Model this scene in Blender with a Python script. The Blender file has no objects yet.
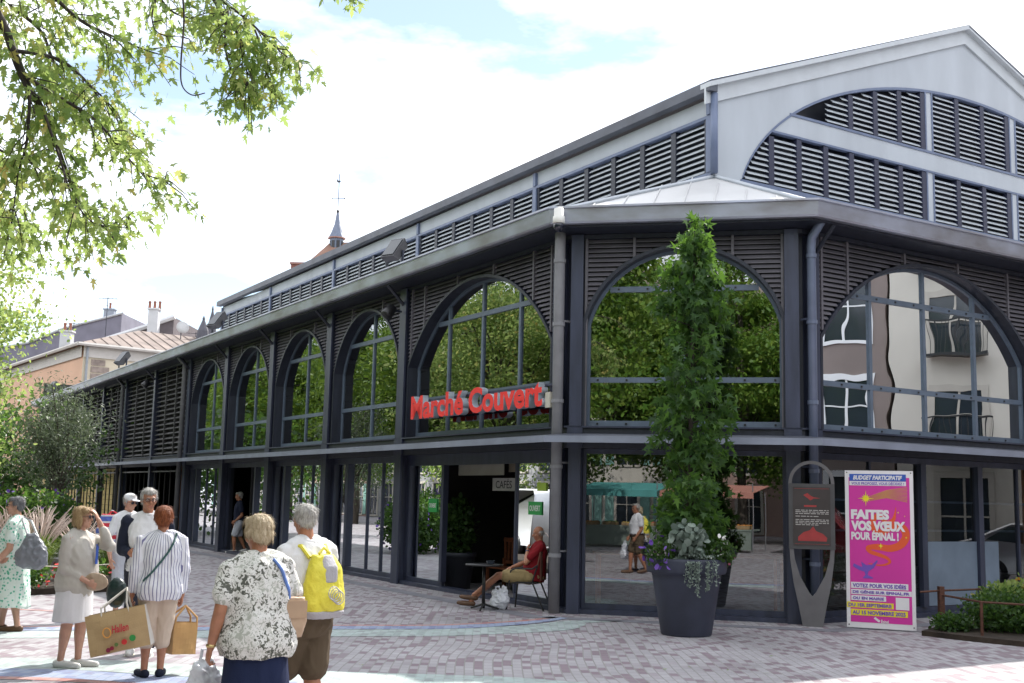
import bpy, bmesh, math, random
import numpy as np
from mathutils import Vector, Matrix, Euler, noise
R=math.radians; PI=math.pi
sc=bpy.context.scene; col=sc.collection
random.seed(7); rng=np.random.default_rng(7)
# ------------------------------------------------------------ camera
cam=bpy.data.cameras.new('camera'); co=bpy.data.objects.new('camera',cam); col.objects.link(co)
cam.sensor_width=36; cam.lens=1150.19/1024*36; cam.clip_start=.1; cam.clip_end=3000
co.matrix_world=Matrix.Translation((0,0,1.8))@Matrix.Rotation(PI/2+.1343,4,'X')@Matrix.Rotation(.0232,4,'Z')
sc.camera=co
# ------------------------------------------------------------ light
EXPO=0.93
SUN_EL=R(44.5); SUNH=Vector((.45,.893,0)).normalized()
sc.view_settings.view_transform='Standard'; sc.view_settings.look='None'
sc.view_settings.gamma=1; sc.view_settings.use_curve_mapping=False; sc.view_settings.exposure=EXPO
w=bpy.data.worlds.new('World'); sc.world=w; w.use_nodes=True
nt=w.node_tree; nt.nodes.clear()
out=nt.nodes.new('ShaderNodeOutputWorld'); bg=nt.nodes.new('ShaderNodeBackground'); sky=nt.nodes.new('ShaderNodeTexSky')
sky.sky_type='NISHITA'; sky.sun_disc=False; sky.sun_elevation=SUN_EL; sky.sun_rotation=math.atan2(SUNH.x,SUNH.y)
sky.air_density=1.0; sky.dust_density=.15; sky.ozone_density=1.0
bg.inputs[1].default_value=.10
tc=nt.nodes.new('ShaderNodeTexCoord'); mp=nt.nodes.new('ShaderNodeMapping'); mp.inputs['Scale'].default_value=(1.6,1.6,4.2); mp.inputs['Location'].default_value=(2.6,5.5,.9)
nz=nt.nodes.new('ShaderNodeTexNoise'); nz.inputs['Scale'].default_value=2.2; nz.inputs['Detail'].default_value=7; nz.inputs['Roughness'].default_value=.55
cr=nt.nodes.new('ShaderNodeValToRGB'); cr.color_ramp.elements[0].position=.34; cr.color_ramp.elements[0].color=(.12,.12,.12,1); cr.color_ramp.elements[1].position=.54
mx=nt.nodes.new('ShaderNodeMix'); mx.data_type='RGBA'; mx.inputs[7].default_value=(12,12.2,12.8,1)
nt.links.new(tc.outputs['Generated'],mp.inputs[0]); nt.links.new(mp.outputs[0],nz.inputs['Vector']); nt.links.new(nz.outputs['Fac'],cr.inputs[0])
nt.links.new(cr.outputs[0],mx.inputs[0]); nt.links.new(sky.outputs[0],mx.inputs[6]); nt.links.new(mx.outputs[2],bg.inputs[0]); nt.links.new(bg.outputs[0],out.inputs[0])
sl=bpy.data.lights.new('sun','SUN'); sl.energy=4.2; sl.angle=R(.55); sl.color=(1,.95,.88)
so=bpy.data.objects.new('sun',sl); col.objects.link(so)
sdir=Vector((SUNH.x*math.cos(SUN_EL),SUNH.y*math.cos(SUN_EL),math.sin(SUN_EL)))
so.rotation_euler=sdir.to_track_quat('Z','Y').to_euler(); so.location=(20,40,40)
# ------------------------------------------------------------ materials
MATS={}
def mat(name,c=(.5,.5,.5),rough=.6,metal=0,var=.12,vs=6,bump=.0,bs=40,c2=None,spec=.5,stretch=None,emit=None,coat=0,alpha=None):
    if name in MATS: return MATS[name]
    m=bpy.data.materials.new(name); m.use_nodes=True; n=m.node_tree.nodes; l=m.node_tree.links
    b=n['Principled BSDF']; b.inputs['Roughness'].default_value=rough; b.inputs['Metallic'].default_value=metal
    b.inputs['Specular IOR Level'].default_value=spec; b.inputs['Coat Weight'].default_value=coat
    t=n.new('ShaderNodeTexCoord'); mp=n.new('ShaderNodeMapping'); l.new(t.outputs['Object'],mp.inputs[0])
    if stretch: mp.inputs['Scale'].default_value=stretch
    x=n.new('ShaderNodeTexNoise'); x.inputs['Scale'].default_value=vs; x.inputs['Detail'].default_value=5
    l.new(mp.outputs[0],x.inputs['Vector'])
    r=n.new('ShaderNodeValToRGB'); r.color_ramp.elements[0].position=.3; r.color_ramp.elements[1].position=.7
    c2=c2 or tuple(v*(1-2*var) for v in c)
    r.color_ramp.elements[0].color=(*c2,1); r.color_ramp.elements[1].color=(*c,1)
    l.new(x.outputs['Fac'],r.inputs[0]); l.new(r.outputs[0],b.inputs['Base Color'])
    if bump:
        y=n.new('ShaderNodeTexNoise'); y.inputs['Scale'].default_value=bs; y.inputs['Detail'].default_value=3; l.new(mp.outputs[0],y.inputs['Vector'])
        bp=n.new('ShaderNodeBump'); bp.inputs['Strength'].default_value=bump; bp.inputs['Distance'].default_value=.02
        l.new(y.outputs['Fac'],bp.inputs['Height']); l.new(bp.outputs[0],b.inputs['Normal'])
    if emit: b.inputs['Emission Color'].default_value=(*c,1); b.inputs['Emission Strength'].default_value=emit
    MATS[name]=m; return m
def pattern(name,base,fn,rough=.85,bump=.15):
    """cloth with a procedural print: fn(nodes,links,texcoord)->color socket"""
    m=bpy.data.materials.new(name); m.use_nodes=True; n=m.node_tree.nodes; l=m.node_tree.links
    b=n['Principled BSDF']; b.inputs['Roughness'].default_value=rough; b.inputs['Specular IOR Level'].default_value=.2
    t=n.new('ShaderNodeTexCoord'); l.new(fn(n,l,t.outputs['Object']),b.inputs['Base Color'])
    MATS[name]=m; return m
def ramp(n,l,src,stops,interp='CONSTANT'):
    r=n.new('ShaderNodeValToRGB'); r.color_ramp.interpolation=interp
    while len(r.color_ramp.elements)<len(stops): r.color_ramp.elements.new(.5)
    for e,(p,c) in zip(r.color_ramp.elements,stops): e.position=p; e.color=(*c,1)
    l.new(src,r.inputs[0]); return r.outputs[0]
def leafmat(name,stops,trans=.45,tcol=(.45,.6,.08)):
    m=bpy.data.materials.new(name); m.use_nodes=True; n=m.node_tree.nodes; l=m.node_tree.links
    b=n['Principled BSDF']; b.inputs['Roughness'].default_value=.5; b.inputs['Specular IOR Level'].default_value=.35
    g=n.new('ShaderNodeNewGeometry'); c=ramp(n,l,g.outputs['Random Per Island'],stops,'LINEAR'); l.new(c,b.inputs['Base Color'])
    tr=n.new('ShaderNodeBsdfTranslucent'); mxc=n.new('ShaderNodeMix'); mxc.data_type='RGBA'; mxc.blend_type='MIX'; mxc.inputs[0].default_value=.55
    l.new(c,mxc.inputs[6]); mxc.inputs[7].default_value=(*tcol,1); l.new(mxc.outputs[2],tr.inputs[0])
    ms=n.new('ShaderNodeMixShader'); ms.inputs[0].default_value=trans; l.new(b.outputs[0],ms.inputs[1]); l.new(tr.outputs[0],ms.inputs[2])
    l.new(ms.outputs[0],n['Material Output'].inputs[0]); MATS[name]=m; return m
def glassmat(name,refl=.2,tint=(.62,.68,.7),wave=.25,ws=1.3):
    m=bpy.data.materials.new(name); m.use_nodes=True; n=m.node_tree.nodes; l=m.node_tree.links
    n.remove(n['Principled BSDF'])
    gl=n.new('ShaderNodeBsdfGlossy'); gl.inputs['Roughness'].default_value=.0; gl.inputs['Color'].default_value=(.92,.96,1,1)
    tr=n.new('ShaderNodeBsdfTransparent'); tr.inputs[0].default_value=(*tint,1)
    t=n.new('ShaderNodeTexCoord'); x=n.new('ShaderNodeTexNoise'); x.inputs['Scale'].default_value=ws; x.inputs['Detail'].default_value=1
    l.new(t.outputs['Object'],x.inputs['Vector'])
    bp=n.new('ShaderNodeBump'); bp.inputs['Strength'].default_value=wave; bp.inputs['Distance'].default_value=.03; l.new(x.outputs['Fac'],bp.inputs['Height'])
    l.new(bp.outputs[0],gl.inputs['Normal'])
    fr=n.new('ShaderNodeFresnel'); fr.inputs['IOR'].default_value=1.5
    mr=n.new('ShaderNodeMapRange'); mr.inputs['To Min'].default_value=refl; mr.inputs['To Max'].default_value=1; l.new(fr.outputs[0],mr.inputs['Value'])
    ms=n.new('ShaderNodeMixShader'); l.new(mr.outputs[0],ms.inputs[0]); l.new(tr.outputs[0],ms.inputs[1]); l.new(gl.outputs[0],ms.inputs[2])
    l.new(ms.outputs[0],n['Material Output'].inputs[0]); MATS[name]=m; return m
NAVY=mat('navy painted steel',(.048,.057,.098),.42,0,.22,2.2,.05,60,stretch=(3,3,.5))
NAVY2=mat('dark blue steel',(.026,.031,.050),.45,0,.2,3,stretch=(3,3,.5))
LOUV=mat('louvre metal',(.15,.142,.165),.5,0,.2,2)
LOUVD=mat('dark louvre metal',(.055,.054,.055),.55,0,.2,2)
GUT=mat('gutter zinc',(.50,.54,.66),.34,.5,.18,1.2,.05,30,c2=(.29,.285,.31),stretch=(1,1,2.5))
PIPE=mat('grey pipe',(.27,.27,.29),.5,0,.12,4)
WFR=mat('window frame blue grey',(.13,.17,.23),.4,0,.1,5)
PALE=mat('pale gable cladding',(.50,.54,.59),.6,0,.08,1.5,.04,20,stretch=(1,1,.3))
PALE2=mat('pale slat blades',(.50,.54,.58),.5,0,.05,4)
RIM=mat('blue trim',(.15,.19,.30),.45,0,.1,4)
ROOFW=mat('light zinc roof',(.62,.62,.62),.45,.1,.08,1.0,.03,8)
ROOFD=mat('dark roof edge',(.10,.11,.14),.5,0,.2,2)
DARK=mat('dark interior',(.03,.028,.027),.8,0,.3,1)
FLOORI=mat('interior floor',(.10,.09,.085),.5,0,.15,1)
GL=glassmat('window glass',.27,(.5,.55,.57),.07,1.3)
GLW=glassmat('wavy old glass',.30,(.5,.55,.58),.17,1.1)
GLD=glassmat('shopfront glass',.155,(.6,.64,.66),.03,.9)
WOOD=mat('reddish bench wood',(.20,.065,.03),.45,0,.25,8,stretch=(1,1,8))
WHITE=mat('white paint',(.78,.78,.78),.5,0,.03,5)
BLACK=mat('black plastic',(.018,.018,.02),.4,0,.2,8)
RUST=mat('rusty steel',(.13,.05,.03),.7,.1,.3,30,.1,80)
def skinmat(name,c): 
    m=mat(name,c,.5,0,.1,18,.05,120); m.node_tree.nodes['Principled BSDF'].inputs['Subsurface Weight'].default_value=.08
    m.node_tree.nodes['Principled BSDF'].inputs['Subsurface Radius'].default_value=(.02,.008,.004); return m
SKIN=skinmat('skin light',(.55,.30,.21)); SKINT=skinmat('skin tanned',(.42,.185,.105))
# ------------------------------------------------------------ mesh collector
class MB:
    def __init__(s): s.v=[]; s.f=[]
    def add(s,vs,fs):
        o=len(s.v); s.v+= [tuple(p) for p in vs]; s.f+=[tuple(o+i for i in f) for f in fs]; return s
    def hexa(s,p):   # 8 points: bottom 4 ccw, top 4 ccw
        return s.add(p,[(3,2,1,0),(4,5,6,7),(0,1,5,4),(1,2,6,5),(2,3,7,6),(3,0,4,7)])
    def box(s,x0,x1,y0,y1,z0,z1,M=None):
        p=[(x0,y0,z0),(x1,y0,z0),(x1,y1,z0),(x0,y1,z0),(x0,y0,z1),(x1,y0,z1),(x1,y1,z1),(x0,y1,z1)]
        if M is not None: p=[(M@Vector(q))[:] for q in p] if isinstance(M,Matrix) else [M(*q) for q in p]
        return s.hexa(p)
    def tube(s,pts,rad,n=8,cap=True):
        pts=[Vector(p) for p in pts]; rad=rad if hasattr(rad,'__len__') else [rad]*len(pts)
        o=len(s.v); prev=None
        for i,p in enumerate(pts):
            d=(pts[min(i+1,len(pts)-1)]-pts[max(i-1,0)]); d=d.normalized() if d.length>1e-9 else Vector((0,0,1))
            if prev is None:
                a=Vector((0,0,1)) if abs(d.z)<.9 else Vector((1,0,0)); x=d.cross(a).normalized()
            else:
                x=(prev-d*prev.dot(d)).normalized()
            prev=x; y=d.cross(x)
            for k in range(n):
                t=2*PI*k/n; s.v.append((p+(x*math.cos(t)+y*math.sin(t))*rad[i])[:])
        for i in range(len(pts)-1):
            for k in range(n):
                a=o+i*n+k; b=o+i*n+(k+1)%n; s.f.append((a,b,b+n,a+n))
        if cap: s.f.append(tuple(o+k for k in range(n))[::-1]); s.f.append(tuple(o+(len(pts)-1)*n+k for k in range(n)))
        return s
    def lathe(s,prof,c=(0,0,0),n=24,M=None):
        o=len(s.v)
        for r,z in prof:
            for k in range(n):
                t=2*PI*k/n; p=Vector((c[0]+r*math.cos(t),c[1]+r*math.sin(t),c[2]+z)); s.v.append((M@p if M else p)[:])
        for i in range(len(prof)-1):
            for k in range(n):
                a=o+i*n+k; b=o+i*n+(k+1)%n; s.f.append((a,b,b+n,a+n))
        s.f.append(tuple(o+k for k in range(n))[::-1]); s.f.append(tuple(o+(len(prof)-1)*n+k for k in range(n))); return s
    def ell(s,c,r,M=None,nu=14,nv=9):
        c=Vector(c); o=len(s.v)
        for j in range(1,nv):
            ph=PI*j/nv
            for k in range(nu):
                t=2*PI*k/nu; q=Vector((r[0]*math.sin(ph)*math.cos(t),r[1]*math.sin(ph)*math.sin(t),-r[2]*math.cos(ph)))
                if M is not None: q=M@q
                s.v.append((c+q)[:])
        q0=Vector((0,0,-r[2])); q1=Vector((0,0,r[2]))
        if M is not None: q0=M@q0; q1=M@q1
        s.v.append((c+q0)[:]); s.v.append((c+q1)[:]); a0=len(s.v)-2; a1=a0+1
        for j in range(nv-2):
            for k in range(nu):
                a=o+j*nu+k; b=o+j*nu+(k+1)%nu; s.f.append((a,b,b+nu,a+nu))
        for k in range(nu):
            s.f.append((a0,o+(k+1)%nu,o+k)); s.f.append((a1,o+(nv-2)*nu+k,o+(nv-2)*nu+(k+1)%nu))
        return s
    def cap(s,p0,p1,r0,r1,n=12):
        p0=Vector(p0); p1=Vector(p1); d=(p1-p0).normalized()
        pts=[];rad=[]
        for a in (85,60,30): pts.append(p0-d*r0*math.sin(R(a))); rad.append(r0*math.cos(R(a)))
        pts+=[p0,p1]; rad+=[r0,r1]
        for a in (30,60,85): pts.append(p1+d*r1*math.sin(R(a))); rad.append(r1*math.cos(R(a)))
        return s.tube(pts,rad,n)
    def limb(s,js,n=12):
        for (a,ra),(b,rb) in zip(js,js[1:]): s.cap(a,b,ra,rb,n)
        return s
    def loft(s,rings,n=24,e=2.3,M=None):
        """rings: (cx,cy,z,rx,ry)"""
        o=len(s.v)
        for (cx,cy,z,rx,ry) in rings:
            for k in range(n):
                t=2*PI*k/n; c,q=math.cos(t),math.sin(t)
                x=cx+rx*math.copysign(abs(c)**(2/e),c); y=cy+ry*math.copysign(abs(q)**(2/e),q)
                p=Vector((x,y,z)); s.v.append((M@p if M else p)[:])
        for i in range(len(rings)-1):
            for k in range(n):
                a=o+i*n+k; b=o+i*n+(k+1)%n; s.f.append((a,b,b+n,a+n))
        s.f.append(tuple(o+k for k in range(n))[::-1]); s.f.append(tuple(o+(len(rings)-1)*n+k for k in range(n))); return s
    def mesh(s,name,org=None,smooth=False):
        vs=s.v if org is None else [(x-org[0],y-org[1],z-org[2]) for x,y,z in s.v]
        me=bpy.data.meshes.new(name); me.from_pydata(vs,[],s.f); me.validate(); me.update()
        if smooth: me.polygons.foreach_set('use_smooth',[True]*len(me.polygons)) 
        return me
def setp(o,label=None,cat=None,group=None,kind=None):
    for k,v in (('label',label),('category',cat),('group',group),('kind',kind)):
        if v: o[k]=v
    return o
def link(name,me,m,parent=None,loc=(0,0,0),rz=0):
    o=bpy.data.objects.new(name,me); col.objects.link(o)
    if m is not None:
        for q in (m if isinstance(m,(list,tuple)) else [m]): me.materials.append(q)
    o.parent=parent; o.location=loc; o.rotation_euler=(0,0,rz); return o
def thing(name,label,cat,loc=(0,0,0),rz=0,group=None):
    o=bpy.data.objects.new(name,None); o.empty_display_size=.2; col.objects.link(o); o.location=loc; o.rotation_euler=(0,0,rz)
    o['org']=tuple(float(v) for v in loc); del o['org']
    return setp(o,label,cat,group)
def part(name,mb,m,parent,smooth=False,wo=None):
    """wo: world origin of the thing, when mb holds world coordinates"""
    return link(name,mb.mesh(name,wo,smooth),m,parent)
def single(name,mb,m,label,cat,loc,group=None,smooth=False,world=True,rz=0):
    o=link(name,mb.mesh(name,loc if world else None,smooth),m,None,loc,rz); return setp(o,label,cat,group)
def struct(name,mb,m,smooth=False): 
    o=link(name,mb.mesh(name,None,smooth),m); o['kind']='structure'; return o
def stuff(name,mb,m,label=None,cat=None):
    o=link(name,mb.mesh(name,None),m); return setp(o,label,cat,None,'stuff')
def dup(root,loc,rz,label=None,group=None):
    r=root.copy(); col.objects.link(r); r.location=loc; r.rotation_euler=(0,0,rz)
    if label: r['label']=label
    if group: r['group']=group
    for ch in list(root.children):
        c=ch.copy(); col.objects.link(c); c.parent=r
        for g in ch.children:
            d=g.copy(); col.objects.link(d); d.parent=c
    return r
_tmp=[]
def remesh(mb,voxel=.008,smooth=3,name='tmp',fold=None):
    """closed overlapping solids -> one continuous surface"""
    me=mb.mesh(name); o=bpy.data.objects.new(name,me); col.objects.link(o)
    a=o.modifiers.new('r','REMESH'); a.mode='VOXEL'; a.voxel_size=voxel
    if smooth: b=o.modifiers.new('s','SMOOTH'); b.factor=.5; b.iterations=smooth
    dg=bpy.context.evaluated_depsgraph_get(); ev=o.evaluated_get(dg); m2=bpy.data.meshes.new_from_object(ev)
    bpy.data.objects.remove(o); bpy.data.meshes.remove(me)
    m2.name=name; n=len(m2.vertices)
    if fold:
        co_=np.empty(n*3); m2.vertices.foreach_get('co',co_); co_=co_.reshape(-1,3)
        no=np.empty(n*3); m2.vertices.foreach_get('normal',no); no=no.reshape(-1,3)
        amp,sx,sz=fold
        for i in range(n):
            p=co_[i]; q=Vector((p[0]*sx,p[1]*sx,p[2]*sz)); v=noise.noise(q)+.75*(1-3.2*abs(noise.noise(q*1.9+Vector((5,2,7)))))*.5+.25*noise.noise(q*4.1)
            co_[i]=p+no[i]*amp*max(v,-.25)
        m2.vertices.foreach_set('co',co_.ravel())
    m2.polygons.foreach_set('use_smooth',[True]*len(m2.polygons)); m2.update(); return m2
def text_mesh(s,size,ext=.01,bevel=0,bold=.0,shear=0,width=None,align='LEFT',res=3):
    cu=bpy.data.curves.new('t','FONT'); cu.body=s; cu.size=size; cu.extrude=ext; cu.bevel_depth=bevel; cu.offset=bold; cu.shear=shear; cu.align_x=align; cu.resolution_u=res
    o=bpy.data.objects.new('t',cu); col.objects.link(o); dg=bpy.context.evaluated_depsgraph_get(); dg.update()
    me=bpy.data.meshes.new_from_object(o.evaluated_get(dg)); bpy.data.objects.remove(o)
    if width:
        xs=[v.co.x for v in me.vertices]; a,b=min(xs),max(xs); k=width/(b-a)
        for v in me.vertices: v.co.x=(v.co.x-a)*k
    return me
def place_text(me,P,ux,uy,un,org):
    """map text x->ux, y->uy, z->un at P"""
    P=Vector(P); ux=Vector(ux); uy=Vector(uy); un=Vector(un); org=Vector(org)
    for v in me.vertices: v.co=P+ux*v.co.x+uy*v.co.y+un*v.co.z-org
    me.update(); return me
# ============================================================ market hall
A=Vector((.9348,18.5896)); B=Vector((4.5288,17.7722))
dL=Vector((-math.cos(1.035),math.sin(1.035))); nL=Vector((-math.sin(1.035),-math.cos(1.035)))
dR=Vector((math.cos(.5592),math.sin(.5592))); nR=Vector((math.sin(.5592),-math.cos(.5592)))
dC=(B-A).normalized(); nC=Vector((dC.y,-dC.x))
def frame(P,d,n): return lambda u,w_,z:(P.x+d.x*u+n.x*w_, P.y+d.y*u+n.y*w_, z)
FL=frame(A,dL,nL); FC=frame(A,dC,nC); FRt=frame(B,dR,nR)
HO=(A.x,A.y,0.0)
hall=thing('market_hall','glazed covered market hall of dark blue steel with arched windows and pale louvred gable','building',HO)
def hp(name,mb,m,parent=None,smooth=False): return part(name,mb,m,parent or hall,smooth,HO)
LEN_L=53.0; LEN_R=16.2
PEND=A+dL*LEN_L; PRND=B+dR*LEN_R
def mitre(w_):
    m1=(nL+nC)/(1+nL.dot(nC)); m2=(nC+nR)/(1+nC.dot(nR))
    return [PEND+nL*w_, A+m1*w_, B+m2*w_, PRND+nR*w_]
def sweep(prof,seg=(0,1,2)):
    mb=MB(); n=len(prof)
    cols=[[ (mitre(w_)[k].x,mitre(w_)[k].y,z) for (w_,z) in prof] for k in range(4)]
    for k in seg:
        o=len(mb.v); mb.v+=cols[k]+cols[k+1]
        for i in range(n): j=(i+1)%n; mb.f.append((o+i,o+j,o+n+j,o+n+i))
        mb.f.append(tuple(o+i for i in range(n))); mb.f.append(tuple(o+n+i for i in range(n))[::-1])
    return mb
# gutters, canopy, plinth (one run along each face)
for sg in (0,1,2):
    hp('gutter',sweep([(.30,6.17),(.55,6.17),(.57,6.20),(.60,6.40),(.63,6.41),(.63,6.44),(.28,6.44)],(sg,)),GUT)
    hp('eaves_soffit',sweep([(-.10,6.10),(.45,6.13),(.45,6.165),(-.10,6.165)],(sg,)),NAVY2)
    hp('beam',sweep([(-.30,2.60),(.06,2.60),(.06,2.925),(-.30,2.925)],(sg,)),NAVY2)
    hp('wall_band',sweep([(-.16,6.03),(.03,6.03),(.03,6.098),(-.16,6.098)],(sg,)),NAVY2)
    hp('plinth',sweep([(-.25,-.02),(.02,-.02),(.02,.07),(-.25,.07)],(sg,)),NAVY)
hp('canopy',sweep([(.062,2.80),(.60,2.735),(.60,2.765),(.062,2.835)],(0,1,2)),ROOFD)
hp('canopy_edge',sweep([(.602,2.665),(.625,2.665),(.625,2.768),(.602,2.768)],(0,1,2)),mat('canopy edge zinc',(.30,.33,.42),.4,.2,.12,2))
hp('sill',sweep([(-.20,2.928),(.10,2.928),(.10,2.955),(-.20,2.965)],(0,1,2)),NAVY)

def pier(F,u,w0=0,wd=.30,z1=6.09):
    mb=MB(); z0=0
    for a,b,c,d in ((u-wd/2,u+wd/2,w0+.05,w0+.09),(u-wd*.18,u+wd*.18,w0-.10,w0+.05),(u-wd/2,u+wd/2,w0-.16,w0-.10)):
        for q0,q1 in ((0.0,2.60),(2.958,z1)):
            mb.box(a,b,c,d,q0,q1,F)
    mb.box(u-wd*.62,u+wd*.62,w0+.064,w0+.10,2.60,2.958,F)
    return hp('pier',mb,NAVY)
for u in (.30+.0,): pass
for u in (6.2,10.3,14.4,18.5,22.6): pier(FL,u)
pier(FC,.13,0,.20); pier(FC,3.53,0,.22); pier(FRt,.22,0,.16); pier(FRt,6.15,0,.3); pier(FRt,12.1,0,.3); pier(FL,.36,-.03,.12)
for u in (27.2,31.9,36.2,40.6,45,49.2,52.7): pier(FL,u,0,.22)
# eaves brackets
for F,us in ((FL,(6.2,10.3,14.4,18.5,22.6,27.2,31.9)),(FRt,(.25,6.15))):
    for u in us:
        mb=MB(); mb.tube([F(u,.08,5.75),F(u,.45,6.12)],.035,6); hp('eaves_bracket',mb,NAVY2)
def pipe(F,u,w_,r,m,z1=6.15,top=None):
    mb=MB(); pts=[F(u,w_,0.0),F(u,w_,z1-.35)]
    pts+= [F(u,w_+.0,z1-.2),F(u,w_+.0,z1+.02)] if top else [F(u,w_+.02,z1-.2),F(u,w_+.22,z1+.02)]
    mb.tube(pts,r,14); o=hp('downpipe',mb,m,smooth=True)
    cb=MB()
    for z in (.9,2.3,3.35,4.6,5.65): cb.lathe([(r,-.03),(r+.014,-.03),(r+.014,.03),(r,.03)],F(u,w_,z),14); 
    for z in (.95,2.35,4.65): cb.box(u-.02,u+.02,w_-.22,w_,z,z+.03,F)
    part('pipe_collar',cb,m,o,False,HO); return o
pipe(FL,.03,.19,.088,PIPE,top=1); pipe(FRt,.06,.15,.07,mat('blue pipe',(.16,.19,.28),.35,.2,.1,3)); pipe(FL,22.95,.14,.08,mat('dark grey pipe',(.13,.13,.14),.5,0,.1,3)); pipe(FL,32.3,.12,.07,MATS['dark grey pipe'])

class Arch:
    def __init__(s,uc,hw,r,apex,z0=2.96): s.uc,s.hw,s.r,s.apex,s.z0=uc,hw,r,apex,z0; s.cz=apex-r; s.spring=s.cz+math.sqrt(r*r-hw*hw)
    def top(s,u,d=0):
        x=abs(u-s.uc); r=s.r+d
        return s.cz+math.sqrt(max(r*r-x*x,0)) if x<=s.hw+d+1e-6 else s.z0
    def hwz(s,z,d=0):
        if z<=s.spring: return s.hw+d
        r=s.r+d; q=r*r-(z-s.cz)**2
        return min(math.sqrt(q),s.hw+d) if q>0 else 0
    def outline(s,d=0,n=28):
        pts=[(s.uc-s.hw-d,s.z0)]
        a0=math.asin(min(1,(s.hw)/(s.r)))
        for i in range(n+1):
            t=-a0+2*a0*i/n; pts.append((s.uc+(s.r+d)*math.sin(t),s.cz+(s.r+d)*math.cos(t)))
        pts.append((s.uc+s.hw+d,s.z0)); return pts
def slat(mb,F,u0,u1,z,t=.012,dep=.040,rise=.052,w0=0.0):
    # tilted blade, outer edge low
    mb.hexa([F(u0,w0,z-rise/2),F(u1,w0,z-rise/2),F(u1,w0-dep,z+rise/2),F(u0,w0-dep,z+rise/2),
             F(u0,w0,z-rise/2+t),F(u1,w0,z-rise/2+t),F(u1,w0-dep,z+rise/2+t),F(u0,w0-dep,z+rise/2+t)])
def arch_bay(F,u0,u1,ar,nmull,glass,bolts=False,pitch=.078,lm=LOUV,divs=()):
    rim=.055
    mb=MB(); z=ar.z0+.06
    while z<6.0:
        h=ar.hwz(z,rim) if z<ar.apex+rim else 0
        if h==0: slat(mb,F,u0,u1,z)
        else:
            if ar.uc-h-u0>.03: slat(mb,F,u0,ar.uc-h,z)
            if u1-ar.uc-h>.03: slat(mb,F,ar.uc+h,u1,z)
        z+=pitch
    for u in divs:
        zz=max(ar.top(u,rim),ar.z0) if abs(u-ar.uc)<ar.hw else ar.z0
        if zz<5.95: mb.box(u-.022,u+.022,-.05,.018,zz,6.03,F)
    p=hp('louvre_panel',mb,lm)
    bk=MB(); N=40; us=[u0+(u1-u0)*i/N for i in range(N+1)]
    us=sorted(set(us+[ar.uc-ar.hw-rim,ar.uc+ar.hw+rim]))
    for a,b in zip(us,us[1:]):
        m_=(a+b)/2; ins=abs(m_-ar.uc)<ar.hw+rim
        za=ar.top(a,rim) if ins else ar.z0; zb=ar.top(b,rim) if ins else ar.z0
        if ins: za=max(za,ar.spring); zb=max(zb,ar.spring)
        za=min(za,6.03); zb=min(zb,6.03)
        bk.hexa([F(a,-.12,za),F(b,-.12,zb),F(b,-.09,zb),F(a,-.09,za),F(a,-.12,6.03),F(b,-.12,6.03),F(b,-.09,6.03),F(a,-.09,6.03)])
    part('louvre_gap_shade',bk,BLACK,p,False,HO)  # black sheet standing in for the darkness between the slats
    # trim
    tr=MB(); i_=ar.outline(0); o_=ar.outline(rim)
    for k in range(len(i_)-1):
        (a,b),(c,d),(e,f),(g,h)=i_[k],i_[k+1],o_[k+1],o_[k]
        tr.hexa([F(a,-.26,b),F(c,-.26,d),F(e,-.26,f),F(g,-.26,h),F(a,.035,b),F(c,.035,d),F(e,.035,f),F(g,.035,h)])
    hp('arch_trim',tr,NAVY2)
    # window
    fm=MB(); w0,w1=-.245,-.185; z0=ar.z0
    inn=ar.outline(-.05)
    inn=[(a,max(b,z0)) for a,b in inn]
    for k in range(len(i_)-1):
        (a,b),(c,d),(e,f),(g,h)=inn[k],inn[k+1],i_[k+1],i_[k]
        fm.hexa([F(a,w0,b),F(c,w0,d),F(e,w0,f),F(g,w0,h),F(a,w1,b),F(c,w1,d),F(e,w1,f),F(g,w1,h)])
    H=ar.hw-.05
    fm.box(ar.uc-H,ar.uc+H,w0,w1,z0,z0+.10,F)
    bars=[(3.68,3.765),(5.17,5.26)]
    for a,b in bars:
        h=min(ar.hwz(b,-.04),H); fm.box(ar.uc-h,ar.uc+h,w0+.002,w1+.002,a,b,F)
    mus=[ar.uc+(2*ar.hw/nmull)*(i-nmull/2) for i in range(1,nmull)]
    for u in mus:
        segs=[z0+.10,3.68,3.765,5.17,5.26,ar.top(u,-.03)]
        for a,b in zip(segs[::2],segs[1::2]):
            if b>a: fm.box(u-.033,u+.033,w0+.004,w1+.004,a,b,F)
    win=hp('arched_window',fm,WFR)
    pn=MB(); pts=ar.outline(-.02,24); pn.v=[F(a,-.215,b) for a,b in pts]; pn.f=[tuple(range(len(pts)))]
    part('pane',pn,glass,win,False,HO)
    if bolts:
        bb=MB()
        for z in (z0+.05,3.72,5.215):
            h=min(ar.hwz(z+.04,-.06),H); u=ar.uc-h+.12
            while u<ar.uc+h-.05:
                if z>5: pass
                bb.box(u-.016,u+.016,w1+.004,w1+.014,z-.014,z+.014,F); u+=.47
        part('bolt',bb,BLACK,win,False,HO)
    return win
WA=lambda uc: Arch(uc,2.72,3.27,5.86)
def q4(uc,s): return [uc-1.5*s,uc-.5*s,uc+.5*s,uc+1.5*s]
arch_bay(FL,.42,6.06,WA(3.24),4,GL,divs=q4(3.24,1.4)+[3.24-2.68,3.24+2.68])
arch_bay(FRt,.32,6.01,WA(3.14),4,GLW,True,divs=q4(3.14,1.4)+[3.14-2.7,3.14+2.7])
arch_bay(FRt,6.3,11.96,WA(9.12),4,GLW,True,divs=q4(9.12,1.4))
arch_bay(FC,.25,3.41,Arch(1.83,1.56,1.61,5.85),2,GL,True,divs=(1.05,2.62,.27,3.39))
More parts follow.
